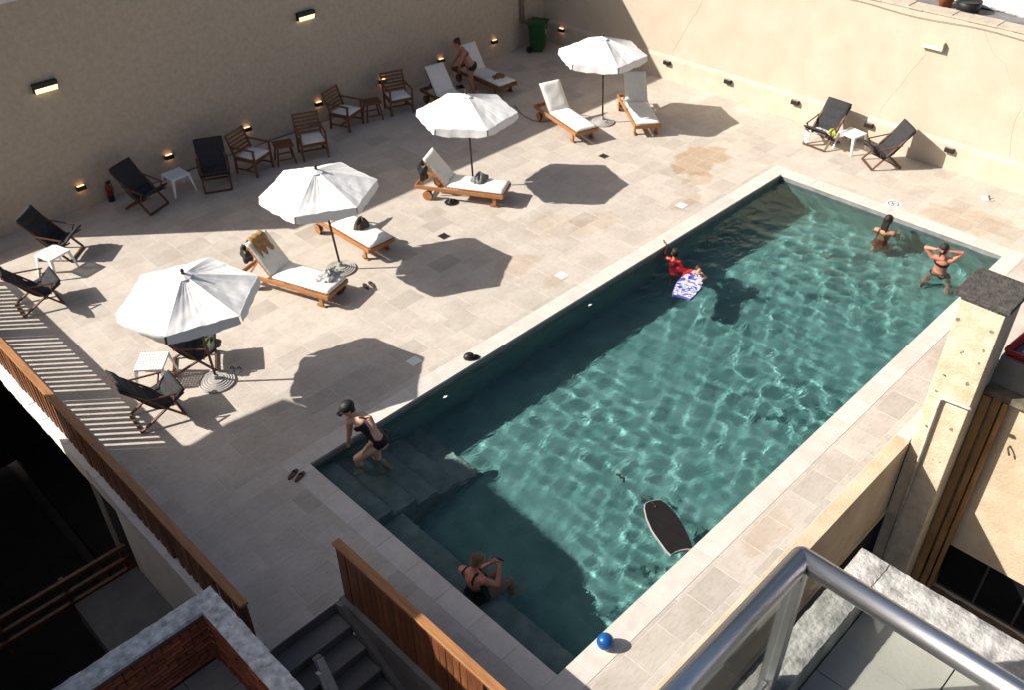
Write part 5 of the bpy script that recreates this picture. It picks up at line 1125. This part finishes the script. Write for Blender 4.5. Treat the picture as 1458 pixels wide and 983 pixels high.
# bodyboards
def board(L, W, T, m_top, m_side, parts_to, loc, rz, nose=0.3):
    poly = []
    for k in range(13): a = math.pi/2 - math.pi*k/12; poly.append((L/2-nose*L*(1-math.cos(a)*1.0)*0.55 if True else 0, W/2*math.sin(a)*0.62 if False else W/2*math.sin(a)*(0.62+0.0*k)))
    poly = [(L/2-0.02, W*0.26), (L/2, W*0.12), (L/2, -W*0.12), (L/2-0.02, -W*0.26), (L/2-0.10, -W*0.36), (L/2-0.28, -W*0.46), (L/2-0.48, -W*0.5), (0.0-0.1, -W*0.49), (-L/2+0.1, -W*0.42), (-L/2, -W*0.36), (-L/2+0.03, -W*.2), (-L/2+0.04, 0), (-L/2+0.03, W*.2), (-L/2, W*0.36), (-L/2+0.1, W*0.42), (-0.1, W*0.49), (L/2-0.48, W*0.5), (L/2-0.28, W*0.46), (L/2-0.10, W*0.36)]
    MB().prism(poly, -T/2, T/2).build('core', m_side, parts_to, bevel=0.012)
    MB().prism([(x*0.965, y*0.95) for x, y in poly], T/2+0.0005, T/2+0.003).build('deck_sheet', m_top, parts_to)
    return poly
M_FOAM = mat('dark_foam', (0.014, 0.012, 0.012), (0.010, 0.009, 0.009), 14, 0.9, 0.2, 60, spec=0.15); M_FEDGE = mat('grey_edge', (0.30, 0.30, 0.29))
c = V((2.78, -4.44, WZ+0.03)); an = math.atan2(0.82, 0.40)
t = empty('bodyboard', c, R(62)); tag(t, 'black bodyboard drifting on the sunlit water', 'bodyboard'); board(0.98, 0.46, 0.05, M_FOAM, M_FEDGE, t, c, an)
MB().lathe([(0.015, 0.028), (0.02, 0.034), (0.012, 0.04)], 10, (0.36, 0, 0)).build('leash_plug', M_BLACK, t)
pq = [V((0.36, 0.0, 0.04)), V((0.52, 0.03, 0.02)), V((0.66, 0.10, -0.015)), V((0.80, 0.15, -0.02)), V((0.92, 0.19, -0.015)), V((0.98, 0.22, -0.01))]
MB().tube(pq, 0.004, 5).build('leash', M_BLACK, t); MB().tube([(0.97, 0.22, -0.005), (1.03, 0.20, 0.0), (1.06, 0.24, 0.0), (1.10, 0.23, 0.0), (1.14, 0.27, -0.005)], [0.018, 0.022, 0.016, 0.024, 0.014], 7).build('wrist_cuff', M_BLACK, t)
def board_print():
    m = bpy.data.materials.new('board_print'); m.use_nodes = True; n = m.node_tree.nodes; l = m.node_tree.links; b = n['Principled BSDF']; b.inputs['Roughness'].default_value = 0.35
    tc = n.new('ShaderNodeTexCoord'); w = n.new('ShaderNodeTexNoise'); w.inputs['Scale'].default_value = 5.5; w.inputs['Detail'].default_value = 2.5; w.inputs['Distortion'].default_value = 1.6
    mp = n.new('ShaderNodeMapping'); mp.inputs['Scale'].default_value = (1.5, 0.9, 1); mp.inputs['Rotation'].default_value = (0, 0, 0.3); l.new(tc.outputs['Object'], mp.inputs[0]); l.new(mp.outputs[0], w.inputs['Vector'])
    r = n.new('ShaderNodeValToRGB'); r.color_ramp.interpolation = 'CONSTANT'; e = r.color_ramp.elements; e[0].position = 0; e[0].color = (0.02, 0.03, 0.22, 1); e[1].position = 0.40; e[1].color = (0.10, 0.10, 0.45, 1)
    for ps_, cl in ((0.48, (0.75, 0.77, 0.82)), (0.57, (0.03, 0.03, 0.10)), (0.62, (0.8, 0.8, 0.82))): x = e.new(ps_); x.color = (*cl, 1)
    l.new(w.outputs['Fac'], r.inputs[0]); l.new(r.outputs[0], b.inputs['Base Color']); return m
c = V((7.78, -1.15, WZ+0.05)); t = empty('bodyboard', c, R(198)); tag(t, 'blue and white patterned bodyboard in front of the children', 'bodyboard'); t.rotation_euler = (0, R(4), R(20)); board(0.98, 0.48, 0.05, board_print(), mat('violet_edge', (0.10, 0.09, 0.35)), t, c, 0)
# things on the neighbour's roof: clay pot and dark tub
p = onx(1335, 2, 16.6)
thing1('clay_pot', 'orange clay pot on the grey roof beyond the end wall', 'pot', (16.5, g(1332, 5, 3.2).y-0.1, 3.102), [('bowl', MB().lathe([(0.12, 0), (0.2, 0.3), (0.22, 0.34), (0.19, 0.34), (0.17, 0.28)], 20), mat('terracotta', (0.50, 0.17, 0.05), (0.36, 0.11, 0.035), 6, 0.8), True), ('soil', MB().lathe([(0.165, 0.275), (0.15, 0.285), (0.01, 0.29)], 14), M_DARK, False)])
thing1('dark_tub', 'black tub on the grey roof beyond the end wall', 'tub', (16.45, g(1332, 5, 3.2).y-0.62, 3.102), [('bowl', MB().lathe([(0.2, 0), (0.24, 0.05), (0.25, 0.22), (0.22, 0.24), (0.2, 0.2)], 20), M_BLACK, True), ('rim', MB().tube([(0.245*math.cos(k*math.pi/12), 0.245*math.sin(k*math.pi/12), 0.235) for k in range(25)], 0.012, 6), M_BLACK, True)])
# floating white petals on the water
for i, (px_, py_) in enumerate(((634, 567), (840, 435))):
    p = g(px_, py_, WZ); o = MB().add([(0.05, 0, 0), (0, 0.025, 0.006), (-0.05, 0, 0), (0, -0.025, 0.006), (0.03, 0.02, -.003), (0.03, -.02, -.003)], [(0, 1, 2, 3)]).build('petal', M_LID, solid=0.003, loc=(p.x, p.y, WZ+0.015)); tag(o, ['white petal floating near the woman on the steps', 'white petal floating along the shaded pool side'][i], 'petal', 'floating petals')
